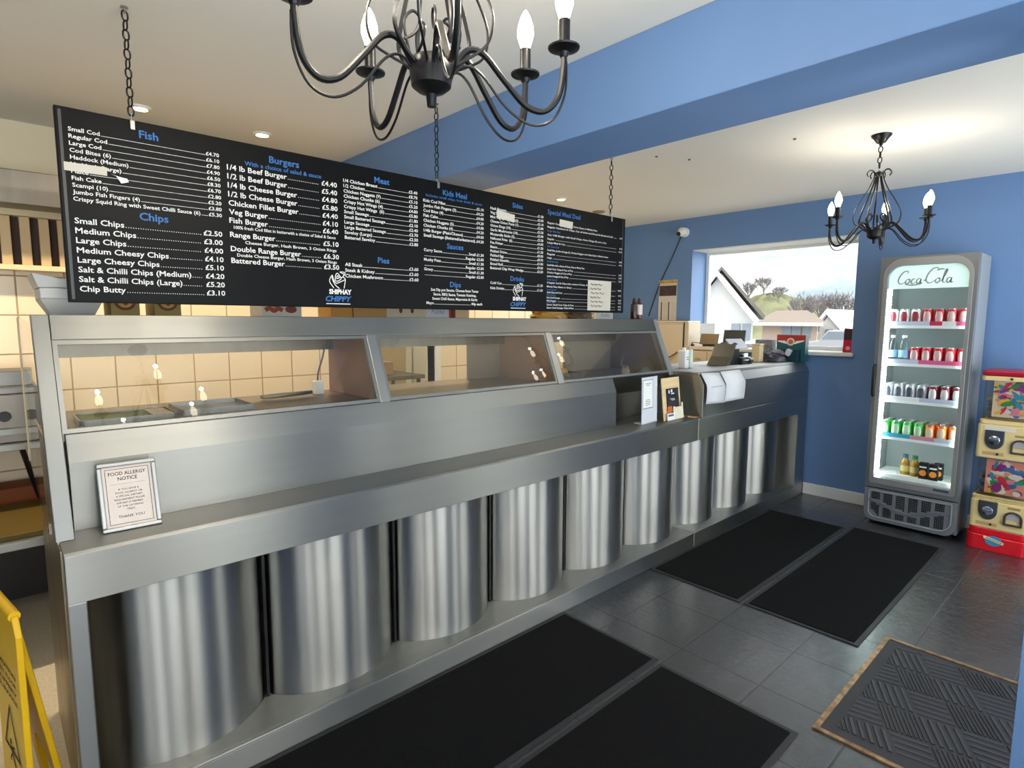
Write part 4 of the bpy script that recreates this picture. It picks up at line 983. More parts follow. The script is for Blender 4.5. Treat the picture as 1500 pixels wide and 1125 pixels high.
# sheets taped on the till counter
for (xa, xb, za, zb, lab, sk) in ((3.36, 3.60, .925, 1.122, 'curling paper sheet taped on till counter, beside the range end', .012), (3.604, 3.88, .918, 1.116, 'curling paper sheet taped on till counter, beside the other sheet', .0)):
    t = thing('taped_sheet', lab, 'paper', ((xa+xb)/2, FY, za), 'paper sheets taped to the till counter')
    m = MB(); N = 8; vs = []
    for i in range(N+1):
        u = i/N; z = zb-(zb-za)*u; z0 = 1.048
        yy = FY+.001-.004 - .006*math.sin(u*PI) if z < z0 else FY-.004+(z-z0)/.06*.036
        for x in (xa, (xa+xb)/2, xb): vs.append((x, yy-.002*(x != (xa+xb)/2), z - sk*(x-xa)/(xb-xa)))
    f = []
    for i in range(N):
        for k in range(2): f.append((i*3+k, i*3+k+1, i*3+k+4, i*3+k+3))
    m.add(vs, f); s_ = m.build('sheet', mat('curled paper', (214, 218, 222), .75), t, smooth=True)
    sm = s_.modifiers.new('thick', 'SOLIDIFY'); sm.thickness = .0012; sm.offset = 1
    m = MB()
    for i, zz_ in enumerate((1.028, 1.016, 1.004)):
        x = xa+.02
        while x < xb-.04:
            w = random.uniform(.012, .03); m.box(x, x+w, FY-.0095, FY-.0088, zz_, zz_+.0035); x += w+.008
    m.build('print_lines', mat('faint ink', (120, 124, 130), .7), t)

# ================================================================== ON TOP OF THE RANGE
RT = 1.461
t = thing('carton_tray_stack', 'stack of pale grey food trays on range top under fish end of menu', 'tray stack', (.21, 2.42, RT))
TRG = mat('grey tray', (172, 172, 168), .5)
m = MB(); m.add([(.168, 2.36, RT), (.282, 2.36, RT), (.282, 2.52, RT), (.168, 2.52, RT), (.142, 2.33, RT+.05), (.305, 2.33, RT+.05), (.305, 2.55, RT+.05), (.142, 2.55, RT+.05)], [(0, 3, 2, 1), (0, 1, 5, 4), (1, 2, 6, 5), (2, 3, 7, 6), (3, 0, 4, 7), (4, 5, 6, 7)]); m.build('lower_tray', TRG, t)
m = MB(); m.box(.142, .305, 2.33, 2.55, RT+.0505, RT+.085); m.build('middle_tray', TRG, t, bevel=.004)
m = MB(); m.add([(.140, 2.33, RT+.0855), (.30, 2.33, RT+.0855), (.30, 2.55, RT+.0855), (.140, 2.55, RT+.0855), (.126, 2.32, RT+.128), (.30, 2.32, RT+.092), (.30, 2.56, RT+.092), (.126, 2.56, RT+.128)], [(0, 3, 2, 1), (0, 1, 5, 4), (1, 2, 6, 5), (2, 3, 7, 6), (3, 0, 4, 7), (4, 5, 6, 7)]); m.build('open_lid', TRG, t)
def rbox(name, label, x0, x1, h, mt, y0=2.40, y1=2.55, cat='box', group=None):
    t = thing(name, label, cat, ((x0+x1)/2, (y0+y1)/2, RT), group); MB().box(x0, x1, y0, y1, RT+.0005, RT+h).build('carton', mt, t, bevel=.002); return t
OLIVE = mat('olive carton', (150, 128, 62), .6); RINGB = mat('ring brown', (104, 52, 22), .6); RINGT = mat('ring tan', (190, 146, 76), .6)
for (x0, x1, lab) in ((.332, .418, 'olive carton with round brown emblem, beside the grey tray stack'), (.462, .548, 'olive carton with round brown emblem, second from the grey tray stack')):
    t = rbox('pie_carton', lab, x0, x1, .09, OLIVE); c = (x0+x1)/2
    m = MB(); m.prism(arc2(c, RT+.05, .033, .032, 0, 350, 24), 'y', 2.3985, 2.3998); e = m.build('round_emblem', RINGB, t)
    m = MB(); m.prism(arc2(c, RT+.05, .024, .023, 0, 350, 20), 'y', 2.3975, 2.3984); m.build('emblem_centre', RINGT, e)
    m = MB(); ribbon(m, [(-.01, .0), (.0, .014), (.008, .004), (.002, -.012), (-.006, -.004)], .006, (1, 0, 0), (0, 0, 1), (c, 2.397, RT+.05)); m.build('emblem_squiggle', RINGB, e)
t = rbox('snack_carton', 'white carton with reddish brown lettering and food picture on range top', .84, 1.0, .08, mat('carton grey white', (196, 188, 176), .6))
m = MB()
for z, w in ((RT+.045, .075), (RT+.022, .07)): ribbon(m, [(0, .004), (w*.25, .012), (w*.5, .002), (w*.75, .011), (w, .004)], .018, (1, 0, 0), (0, 0, 1), (.85, 2.399, z))
m.build('red_lettering', mat('red brown print', (150, 62, 34), .6), t)
m = MB(); m.prism(arc2(.955, RT+.03, .024, .015, 0, 340, 14), 'y', 2.398, 2.3998); m.build('food_picture', mat('food print', (116, 50, 40), .6), t)
rbox('cardboard_box', 'plain orange-brown cardboard box on range top, narrower of two', 1.14, 1.243, .09, mat('orange card box', (190, 136, 66), .8), 2.42)
rbox('cardboard_box', 'plain brown cardboard box on range top, wider of two', 1.247, 1.415, .09, CARD, 2.42)
t = rbox('perforated_carton', 'pale carton with two hand holes on range top', 1.422, 1.645, .08, mat('pale carton', (200, 186, 160), .7), 2.43)
m = MB(); 
for x in (1.50, 1.565): 
    m = MB(); m.prism(arc2(x, RT+.035, .009, .014, 0, 340, 12), 'y', 2.4285, 2.4298); m.build('hand_hole', mat('hole brown', (90, 60, 36), .8), t)
def sign(x0, x1, lab, y, h):
    t = thing('label_card', lab, 'sign', ((x0+x1)/2, y, RT)); MB().box(x0, x1, y, y+.004, RT+.0005, RT+h).build('card', mat('grey white card', (206, 208, 214), .6), t)
    m = MB(); add_text(m, 'Pukka', ((x0+x1)/2, y-.001, RT+h*.3), h*.55, align='c', width=(x1-x0)*.56, shear=.35, bold=.0); m.build('script_print', mat('print slate blue', (120, 130, 166), .6), t)
sign(1.652, 1.795, 'white card with slanted blue script on range top under kids menu', 2.44, .07)
sign(3.04, 3.205, 'grey card with slanted blue script on range top near till end', 2.47, .058)
rbox('menu_folder', 'thin dark red folder standing next to the white script card', 1.803, 1.823, .075, mat('dark red folder', (110, 36, 30), .6), 2.42)
rbox('cream_box', 'cream cardboard box on range top next to dark red folder', 1.832, 1.93, .075, mat('cream box', (222, 194, 150), .7), 2.44)
def lumpy(name, label, cat, c, sx, sy, sz, mt, seed, z0):
    r = random.Random(seed); m = MB(); prof = []
    n, k = 18, 9; vs = []
    for i in range(k):
        u = i/(k-1); z = sz*u; rad = (1-u**2.6)**.5 if u < 1 else 0
        for j in range(n):
            a = 2*PI*j/n; q = (1+.22*r.uniform(-1, 1))*max(rad, .02)
            vs.append((c[0]+sx*q*math.cos(a), c[1]+sy*q*math.sin(a), z0+z+.0005+(.1*sz*r.uniform(-1, 1) if 0 < i < k-1 else 0)))
    f = [(i*n+j, i*n+(j+1) % n, (i+1)*n+(j+1) % n, (i+1)*n+j) for i in range(k-1) for j in range(n)] + [tuple(range(n-1, -1, -1)), tuple(range((k-1)*n, k*n))]
    m.add(vs, f); return tag(m.build(name, mt, smooth=True), label, cat)
lumpy('bread_roll_bag', 'yellow bag of bread rolls on range top beneath menu board', 'bag', (2.58, 2.47), .14, .06, .085, mat('bag yellow', (226, 176, 84), .35, bump=((30, 30, 30), .4)), 4, RT)
lumpy('cloth_bundle', 'crumpled dark brown bundle on range top beside yellow bag', 'bundle', (2.87, 2.49), .12, .06, .075, mat('bundle brown', (112, 92, 66), .7), 5, RT)
for i, (x, lab, bodyc) in enumerate(((3.472, 'dark vinegar bottle with black spout at the end of range top', (50, 18, 26)), (3.54, 'dark red sauce bottle with white label at the end of range top', (96, 22, 38)))):
    x = 3.13+i*.055; y = 2.24
    t = thing('condiment_bottle', lab, 'bottle', (x, y, RT))
    m = MB(); m.lathe([(0, .0005), (.021, .0005), (.023, .006), (.023, .085), (.019, .1), (.01, .112), (0, .112)], (x, y, RT), 16); m.build('bottle_body', mat('condiment %d' % i, bodyc, .2), t, smooth=True)
    m = MB(); m.lathe([(0, .111), (.013, .111), (.012, .122), (.005, .138), (0, .14)], (x, y, RT), 14); m.build('spout', BLACKP, t, smooth=True)
    m = MB(); m.lathe([(.0233, .03 if i else .05), (.0233, .095)], (x, y, RT), 16); m.build('wrap_label', mat('bottle label %d' % i, (220, 206, 196) if i else (44, 36, 40), .5), t, smooth=True)

# ================================================================== INSIDE THE HOT DISPLAY
DZ = 1.1188
t = thing('food_tray', 'steel food tray with green contents inside the first heated bay', 'tray', (.33, 2.26, DZ))
m = MB(); ring_prism(m, rrect(.2, .47, 2.17, 2.36, .02, 4), rrect(.206, .464, 2.176, 2.354, .018, 4), 'z', DZ, DZ+.018); m.box(.204, .466, 2.174, 2.356, DZ, DZ+.003); m.build('tray_body', ALU, t)
MB().box(.21, .40, 2.18, 2.35, DZ+.003, DZ+.014).build('green_contents', mat('pea green', (112, 118, 66), .8, bump=((90, 90, 90), .8)), t)
MB().box(.402, .46, 2.18, 2.35, DZ+.003, DZ+.015).build('white_contents', mat('fish white', (220, 200, 176), .7), t)
t = thing('wire_basket_tray', 'shallow steel grid tray inside first heated bay, beside green food tray', 'tray', (.6, 2.3, DZ))
m = MB(); m.box(.49, .73, 2.2, 2.42, DZ, DZ+.006); ring_prism(m, rrect(.49, .73, 2.2, 2.42, .01, 3), rrect(.496, .724, 2.206, 2.414, .008, 3), 'z', DZ+.006, DZ+.02); m.build('tray_body', ALU, t)
t = thing('serving_tongs', 'silver serving tongs lying in first heated bay', 'tongs', (.93, 2.42, DZ))
m = MB()
for s_ in (-1, 1): m.tube(spline([(1.04, 2.42, DZ+.018), (.98, 2.42+s_*.016, DZ+.016), (.9, 2.42+s_*.024, DZ+.014), (.83, 2.42+s_*.012, DZ+.012)], 5), [.008]*16, 6)
m.build('tong_arms', ALU, t, smooth=True)
t = thing('thermostat_unit', 'small white thermostat unit with grey cable at back of first bay', 'thermostat', (1.1, 2.47, DZ))
MB().box(1.07, 1.11, 2.45, 2.49, DZ, DZ+.06).build('unit_body', WHITE, t, bevel=.004)
m = MB(); m.tube(spline([(1.09, 2.47, DZ+.06), (1.10, 2.48, DZ+.1), (1.13, 2.5, DZ+.16), (1.14, 2.495, DZ+.21)], 5), .004, 6); m.build('cable', GREYP, t)
t = thing('wire_scoop', 'wire chip scoop leaning in the last heated bay by till', 'scoop', (3.0, 2.2, DZ))
m = MB()
for k in range(7):
    m.tube(spline([(2.86+k*.012, 2.12, DZ+.004), (2.93+k*.01, 2.17, DZ+.045), (2.99+k*.006, 2.21, DZ+.05), (3.03, 2.24, DZ+.01)], 4), .0022, 5)
m.tube([(2.95, 2.2, DZ+.05), (3.12, 2.3, DZ+.14)], .005, 6); m.build('scoop_wire', ALU, t)
t = thing('battered_food', 'golden battered pieces in a tray in last heated bay', 'food', (2.42, 2.3, DZ))
m = MB(); ring_prism(m, rrect(2.32, 2.6, 2.2, 2.42, .02, 3), rrect(2.326, 2.594, 2.206, 2.414, .018, 3), 'z', DZ, DZ+.03); m.box(2.324, 2.596, 2.204, 2.416, DZ, DZ+.003); m.build('tray_body', STEEL_D, t)
for k in range(4):
    m = MB(); c = (2.37+k*.055, 2.3+.03*(k % 2), DZ+.03); m.lathe([(0, -.026), (.02, -.02), (.026, 0), (.018, .02), (0, .026)], c, 10, m=Matrix(((1, 0, 0), (0, 2.2, 0), (0, 0, .9)))); m.build('battered_piece', mat('golden batter', (206, 150, 62), .6, bump=((70, 70, 70), .8)), t, smooth=True)

# ================================================================== TILL TOP
CT = 1.1265
t = thing('till_terminal', 'black till terminal with pale screen back on the steel till counter', 'till', (4.15, 2.1, CT))
m = MB(); m.prism([(4.02, CT), (4.22, CT), (4.235, CT+.05), (4.225, CT+.15), (4.17, CT+.165), (4.12, CT+.15), (4.07, CT+.05)], 'y', 2.05, 2.17); m.build('body', BLACKP, t, bevel=.006)
m = MB(); m.obox((4.20, 2.06, CT+.155), (.085, .05, .006), Matrix.Rotation(-.25, 3, 'Z') @ Matrix.Rotation(.75, 3, 'X')); m.build('top_cover', mat('pale screen back', (190, 194, 204), .3), t, bevel=.003)
m = MB(); m.prism([(4.0, CT), (4.03, CT), (4.085, CT+.06), (4.13, CT+.152), (4.115, CT+.155), (4.06, CT+.06)], 'y', 2.03, 2.19); m.build('screen', mat('olive grey screen', (66, 66, 56), .35), t)
m = MB(); m.box(4.22, 4.32, 2.02, 2.09, CT, CT+.05); m.build('receipt_printer', BLACKP, t, bevel=.005)
m = MB(); m.box(4.23, 4.29, 2.012, 2.02, CT+.055, CT+.085); m.box(4.235, 4.285, 2.0, 2.02, CT+.03, CT+.036); m.build('receipt', PAPER, t)
t = thing('card_reader', 'small black card reader with white keys in front of till terminal', 'card reader', (4.36, 2.06, CT))
m = MB(); m.obox((4.36, 2.06, CT+.035), (.03, .05, .02), Matrix.Rotation(.5, 3, 'X')); m.build('reader_body', BLACKP, t, bevel=.005)
m = MB()
for i in range(3):
    for j in range(3): m.obox(Vector((4.345+i*.014, 2.04-j*.0, CT+.04)) + Matrix.Rotation(.5, 3, 'X') @ Vector((0, -.03+j*.014, .012)), (.004, .004, .003), Matrix.Rotation(.5, 3, 'X'))
m.build('keys', PAPER, t)
t = thing('spray_bottle', 'white squeeze bottle on till counter, beside the slanted range end', 'bottle', (3.56, 2.12, CT))
m = MB(); m.prism(rrect(3.53, 3.58, 2.09, 2.15, .01, 4), 'z', CT, CT+.125); m.build('bottle_body', mat('milk plastic', (226, 228, 228), .4), t, smooth=True, bevel=.006)
m = MB(); m.prism(rrect(3.585, 3.615, 2.08, 2.12, .01, 4), 'z', CT, CT+.13); m.build('side_handle', mat('pale green plastic', (202, 218, 206), .4), t, smooth=True, bevel=.008)
m = MB(); m.lathe([(0, .125), (.012, .125), (.012, .142), (0, .146)], (3.556, 2.12, CT), 12); m.build('cap', WHITE, t, smooth=True)
m = MB(); m.box(3.535, 3.57, 2.0895, 2.0899, CT+.075, CT+.08); m.box(3.54, 3.572, 2.0895, 2.0899, CT+.06, CT+.066); m.build('print', GREYP, t)
t = thing('storage_jar', 'plain beige straight-sided tub on the till counter', 'tub', (4.6, 2.08, CT))
m = MB(); m.box(4.565, 4.635, 2.045, 2.115, CT, CT+.137); m.build('tub_body', mat('beige tub', (194, 178, 140), .5), t, bevel=.008)
m = MB(); m.box(4.563, 4.637, 2.043, 2.117, CT+.1372, CT+.146); m.build('tub_lid', mat('tub lid', (206, 192, 160), .4), t, bevel=.004)
lumpy('carrier_bag_pile', 'pile of crumpled dark grey carrier bags on the till counter', 'bags', (4.76, 2.02), .10, .09, .1, mat('grey bag plastic', (72, 72, 80), .35, bump=((40, 40, 40), .8)), 11, CT)
t = thing('napkin_packet', 'small white printed packet lying on the grey carrier bags', 'packet', (4.83, 1.94, CT+.085))
m = MB(); m.obox((4.83, 1.93, CT+.075), (.035, .02, .025), Matrix.Rotation(.4, 3, 'X') @ Matrix.Rotation(.2, 3, 'Z')); m.build('packet', mat('packet white', (190, 192, 200), .5), t, bevel=.005)
m = MB(); m.obox((4.83, 1.909, CT+.08), (.02, .001, .008), Matrix.Rotation(.4, 3, 'X') @ Matrix.Rotation(.2, 3, 'Z')); m.build('packet_print', INK, t)
t = thing('grey_carton', 'dark grey marbled carton behind the carrier bags on till counter', 'box', (4.95, 2.17, CT))
MB().box(4.9, 4.99, 2.1, 2.24, CT, CT+.17).build('carton', mat('marbled grey', (118, 118, 126), .5, noise=((40, 40, 40), .4)), t, bevel=.003)
t = thing('leaflet_box', 'teal and red charity leaflet box at window end of till counter', 'box', (4.95, 1.95, CT))
TEAL = mat('teal card', (26, 92, 100), .4)
MB().box(4.93, 5.0, 1.84, 2.07, CT, CT+.215).build('box_back', TEAL, t, bevel=.002)
MB().box(4.86, 4.929, 1.87, 2.0, CT, CT+.1).build('leaflet_pocket', mat('dark teal card', (16, 56, 68), .4), t, bevel=.003)
MB().box(4.926, 4.9295, 1.842, 2.068, CT+.165, CT+.212).build('red_band', mat('red band', (176, 50, 46), .5), t)
m = MB()
m.add([(4.9255, 2.06, CT+.166), (4.9255, 2.0, CT+.166), (4.9255, 1.985, CT+.15), (4.9255, 1.925, CT+.15), (4.9255, 1.91, CT+.166), (4.9255, 1.85, CT+.172), (4.9255, 1.85, CT+.164), (4.9255, 1.92, CT+.14), (4.9255, 1.99, CT+.14), (4.9255, 2.06, CT+.158)], [(0, 1, 9), (1, 2, 8, 9), (2, 3, 7, 8), (3, 4, 6, 7), (4, 5, 6)])
m.build('white_swoosh', PAPER, t)
m = MB(); m.prism(arc2(1.955, CT+.158, .032, .032, 0, 350, 24), 'x', 4.924, 4.9255); e = m.build('round_emblem', mat('emblem cream', (226, 206, 190), .5), t)
m = MB(); m.prism(arc2(1.955, CT+.158, .02, .02, 0, 350, 20), 'x', 4.9228, 4.924); m.build('emblem_centre', mat('emblem red', (190, 96, 80), .5), e)
lumpy('coin_pot', 'small dark round pot at the corner of the till counter', 'pot', (4.99, 1.80+.06), .03, .025, .06, mat('pot plum', (80, 62, 76), .5), 2, CT) if False else None

# ================================================================== BEHIND THE TILL
t = thing('beige_cupboard', 'tall beige cupboard against window wall behind range end', 'cupboard', (4.95, 3.13, 0))
m = MB(); m.box(4.85, 5.06, 2.852, 3.45, .06, 1.44); m.box(4.86, 5.06, 2.87, 3.44, 0, .06); m.build('carcass', BEIGE, t, bevel=.003)
MB().box(4.832, 4.849, 2.905, 3.19, .08, 1.41).build('cupboard_door', mat('beige door', (210, 194, 166), .45), t, bevel=.003)
MB().box(4.832, 4.849, 3.195, 3.44, .08, 1.41).build('cupboard_door', mat('beige door', (210, 194, 166), .45), t, bevel=.003)
MB().box(4.845, 4.8495, 2.893, 2.903, .08, 1.44).build('door_gap', BLACKP, t)
MB().box(4.84, 5.06, 2.852, 3.45, 1.44, 1.452).build('cupboard_top', mat('beige top', (222, 208, 182), .5), t, bevel=.002)
t = thing('beige_drawer_unit', 'low beige double cupboard below the window behind the till', 'cupboard', (4.95, 2.65, 0))
m = MB(); m.box(4.87, 5.04, 2.487, 2.835, .0, 1.19); m.build('carcass', BEIGE, t)
MB().box(4.85, 5.04, 2.48, 2.845, 1.19, 1.218).build('unit_top', mat('beige top', (222, 208, 182), .5), t, bevel=.002)
for a, b in ((2.49, 2.66), (2.664, 2.832)):
    f = MB().box(4.853, 4.869, a, b, .1, 1.18).build('cupboard_door', mat('beige door', (210, 194, 166), .45), t, bevel=.003)
    m = MB(); m.prism(arc2((a+b)/2, 1.10, .03, .012, 0, 180, 8), 'x', 4.843, 4.853); m.build('door_handle', mat('handle tan', (176, 152, 112), .5), f)
for (x, y0, y1, z0, z1, mt, nm, lab) in ((4.97, 2.625, 2.80, 1.2185, 1.335, mat('monitor bronze', (120, 104, 78), .35, .5), 'small_monitor', 'small bronze-backed monitor on the low beige cupboard'), (5.16, 2.46, 2.67, 1.2055, 1.37, mat('monitor dark', (58, 60, 60), .4), 'small_monitor', 'dark tilted monitor on the window sill')):
    t = thing(nm, lab, 'monitor', (x, (y0+y1)/2, z0))
    m = MB(); m.prism([(x-.01, z0+.02), (x+.008, z0+.016), (x+.035, z1-.002), (x+.018, z1)], 'y', y0, y1); m.build('monitor_back', mt, t, bevel=.003)
    MB().box(x-.02, x+.05, (y0+y1)/2-.05, (y0+y1)/2+.05, z0, z0+.02).build('stand', BLACKP, t, bevel=.003)
t = thing('propped_paper', 'sheet of white paper propped in the corner of the window', 'paper', (5.28, 2.86, 1.2055))
m = MB(); m.add([(5.2, 2.955, 1.206), (5.27, 2.82, 1.206), (5.27, 2.815, 1.43), (5.22, 2.95, 1.43)], [(0, 1, 2, 3)]); s_ = m.build('sheet', PAPER, t); sm = s_.modifiers.new('thick', 'SOLIDIFY'); sm.thickness = .001
t = thing('snack_pouch', 'red and black snack pouch standing on the window sill', 'pouch', (5.14, 1.575, 1.2055))
m = MB(); m.prism([(1.545, 1.2058), (1.625, 1.2058), (1.622, 1.30), (1.618, 1.40), (1.55, 1.395), (1.548, 1.30)], 'x', 5.12, 5.15); m.build('pouch_body', mat('pouch red', (206, 24, 60), .3), t, bevel=.006)
MB().box(5.117, 5.1195, 1.552, 1.618, 1.305, 1.39).build('pouch_picture', mat('pouch dark', (66, 34, 50), .4), t)
m = MB(); m.prism(arc2(1.585, 1.24, .016, .016, 0, 345, 16), 'x', 5.117, 5.1195); m.build('pouch_badge', mat('pouch pink', (236, 160, 170), .5), t)
CALX = WX-.004
t = thing('wall_calendar', 'long paper calendar with dark picture hanging above beige cupboard', 'calendar', (CALX, 3.22, 1.456))
m = MB(); m.box(CALX-.004, CALX, 3.12, 3.325, 1.456, 1.856); m.build('calendar_sheet', mat('calendar cream', (212, 202, 190), .7), t)
MB().box(CALX-.006, CALX-.0042, 3.125, 3.318, 1.70, 1.80).build('picture', mat('calendar photo', (70, 52, 50), .5, noise=((30, 30, 30), .5)), t)
MB().box(CALX-.006, CALX-.0042, 3.125, 3.318, 1.825, 1.85).build('title_band', mat('calendar title', (196, 150, 50), .6, noise=((60, 60, 60), .4)), t)
for y in (3.29, 3.205): MB().box(CALX-.006, CALX-.0042, y-.005, y+.005, 1.46, 1.64).build('date_column', INK, t)
m = MB()
for i in range(8):
    for y in (3.245, 3.15): m.box(CALX-.0055, CALX-.0043, y-.025, y+.025, 1.485+i*.019, 1.488+i*.019)
m.build('date_lines', mat('date print', (176, 150, 140), .7), t)
t = thing('security_camera', 'white dome security camera high on window wall', 'camera', (WX, 3.055, 2.3))
m = MB(); m.lathe([(0, 0), (.045, 0), (.045, -.02), (.03, -.03), (0, -.03)], (WX, 3.055, 2.3), 20, axis='x'); m.build('mount', WHITE, t, smooth=True)
m = MB(); m.lathe([(0, -.045), (.024, -.04), (.04, -.02), (.045, 0), (.04, .02), (.024, .04), (0, .045)], (WX-.055, 3.055, 2.3), 20); m.build('housing', WHITE, t, smooth=True)
m = MB(); m.lathe([(0, .012), (.02, .006), (.02, -.012), (0, -.012)], (WX-.09, 3.07, 2.28), 14, axis='x'); m.build('lens', BLACKP, t, smooth=True)
tag(MB().tube(spline([(WX-.006, 3.09, 2.28), (WX-.006, 3.2, 2.05), (WX-.006, 3.32, 1.82), (WX-.006, 3.44, 1.5)], 5), .005, 6).build('camera_cable', mat('cable navy', (40, 48, 70), .6)), 'dark cable running down window wall from security camera', 'cable')
t = thing('wall_switch_cable', 'dark plug and cable at edge of the tall beige cupboard', 'plug', (4.9, 2.86, 1.23))
m = MB(); m.box(4.90, 4.93, 2.832, 2.851, 1.215, 1.235); m.box(4.90, 4.93, 2.832, 2.851, 1.18, 1.19); m.build('plug_body', mat('plug maroon', (84, 30, 34), .5), t)
m = MB(); m.tube(spline([(4.9, 2.842, 1.225), (4.9, 2.835, 1.25), (4.96, 2.825, 1.25), (5.06, 2.8, 1.235)], 5), .004, 6); m.build('plug_cable', BLACKP, t)
tag(MB().tube(spline([(4.82, 3.2, 1.06), (4.81, 3.08, 1.09), (4.81, 3.0, 1.12), (4.83, 2.95, 1.16)], 5), .006, 6).build('door_cable', mat('cable brown', (96, 66, 50), .6)), 'brown cable hanging across the beige cupboard door', 'cable')

# ================================================================== KITCHEN
t = thing('extraction_canopy', 'stainless extraction canopy with slatted filters on kitchen back wall', 'canopy', (-.6, 3.7, 1.70))
m = MB(); m.prism([(3.62, 1.985), (3.62, 2.14), (3.893, 2.18), (3.893, 1.985)], 'x', LX+.02, 1.5); m.build('hood', STEEL_D, t, bevel=.003)
FIL = mat('filter cream', (206, 176, 132), .5, .3)
m = MB(); m.box(LX+.02, 1.5, 3.80, 3.82, 1.955, 1.985); m.box(LX+.02, 1.5, 3.80, 3.893, 1.69, 1.715); m.build('filter_rail', mat('rail cream', (226, 206, 160), .45), t)
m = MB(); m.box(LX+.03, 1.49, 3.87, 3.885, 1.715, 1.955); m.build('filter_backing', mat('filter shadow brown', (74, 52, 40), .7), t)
for x in [-.35+i*.075 for i in range(24)]:
    wide = (round((x+.35)/.075) % 6) in (3, 4)
    MB().box(x, x+(.07 if wide else .042), 3.825, 3.85, 1.715, 1.955).build('filter_slat', FIL, t, bevel=.003)
t = thing('back_counter', 'low stainless kitchen counter with yellow board along the back wall', 'counter', (-1.2, 3.45, 0))
m = MB(); m.box(LX+.02, .9, 3.05, 3.88, .50, .535); m.build('counter_top', STEEL, t, bevel=.004)
m = MB(); m.box(LX+.02, .9, 3.7, 3.86, .05, .5); m.build('under_shade_block', BLACKP, t)  # black block paints in the shade below the counter top
for x in (-2.5, -.9, .82): MB().box(x, x+.04, 3.1, 3.14, 0, .5).build('leg', STEEL_D, t)
m = MB(); m.box(LX+.02, 1.2, 3.45, 3.88, .845, .875); m.build('upper_shelf', STEEL, t, bevel=.003)
m = MB(); m.tube([(.10, 3.55, .845), (.16, 3.7, .535)], .012, 6); m.build('shelf_strut', BLACKP, t)
tag(MB().box(-1.2, .75, 3.08, 3.62, .5355, .56).build('yellow_chopping_board', mat('yellow board', (92, 72, 6), .5, noise=((3, 3, 3), .12)), bevel=.004), 'large yellow board lying on the low kitchen counter', 'board')
t = thing('griddle_unit', 'stainless griddle unit with black knob on kitchen shelf', 'griddle', (-.1, 3.65, .8755))
m = MB(); m.box(-.7, .20, 3.50, 3.87, .8755, 1.10); m.build('body', STEEL_D, t, bevel=.004)
m = MB(); m.box(-.68, .18, 3.52, 3.86, 1.1005, 1.13); m.prism(rrect(-.66, .16, 1.13, 1.20, .03, 4), 'y', 3.6, 3.85); m.build('lid_top', STEEL, t, bevel=.004)
MB().box(-.72, .22, 3.47, 3.499, .915, .945).build('front_tray', STEEL, t, bevel=.003)
m = MB(); m.lathe([(0, 0), (.025, 0), (.022, -.025), (0, -.025)], (.05, 3.5, 1.0), 14, axis='y'); m.build('knob', BLACKP, t, smooth=True)
for i, (x, c, lab) in enumerate(((-.16, (150, 70, 16), 'bright orange carton on kitchen counter under the shelf, farther from range'), (.06, (132, 62, 16), 'dull orange carton on kitchen counter under the shelf, closer to range'), (.24, (120, 56, 22), 'brown carton under the kitchen shelf, hidden beside range end'))):
    t = thing('orange_carton', lab, 'box', (x, 3.78, .5355)); MB().box(x-.09, x+.09, 3.68, 3.86, .5605 if False else .5358, .605+.015*i).build('carton', mat('kitchen carton %d' % i, c, .7), t, bevel=.003)
# store room fittings seen through the doorway
t = thing('store_table', 'steel table with white boxes in the store room beyond kitchen', 'table', (2.85, 5.2, 0))
MB().box(2.5, 3.3, 4.9, 5.5, .86, .9).build('table_top', STEEL, t, bevel=.004)
for x in (2.54, 3.24):
    for y in (4.94, 5.44): MB().box(x, x+.03, y, y+.03, 0, .86).build('leg', STEEL_D, t)
for i, (x, h, c, lab) in enumerate(((2.7, .2, (230, 226, 214), 'white box on the store room table, nearer doorway jamb'), (2.95, .13, (190, 166, 130), 'tan box on the store room table'))):
    t = thing('storage_box', lab, 'box', (x, 5.2, .9005)); MB().box(x-.1, x+.1, 5.1, 5.3, .9005, .9+h).build('box_body', mat('store box %d' % i, c, .7), t, bevel=.004)
d2 = bpy.data.objects.new('door_2', None); COL.objects.link(d2); d2.location = (3.42, 5.59, 0); struct(d2)
m = MB(); m.box(3.1, 3.17, 5.57, 5.6, 0, 2.05); m.box(3.5, 3.57, 5.57, 5.6, 0, 2.05); m.box(3.17, 3.5, 5.57, 5.6, 1.98, 2.05); m.build('door_frame', WHITE, d2)
MB().box(3.17, 3.5, 5.58, 5.599, 0, 1.98).build('door_leaf', mat('door tan', (200, 184, 150), .5), d2)
m = MB(); m.box(2.1, 2.15, KY-.02, KY+.11, 0, 2.06); m.box(2.72, 2.77, KY-.02, KY+.11, 0, 2.06); m.box(2.15, 2.72, KY-.02, KY+.11, 2.02, 2.06); struct(m.build('trim_2', WHITE, loc=(0, 0, 0)))
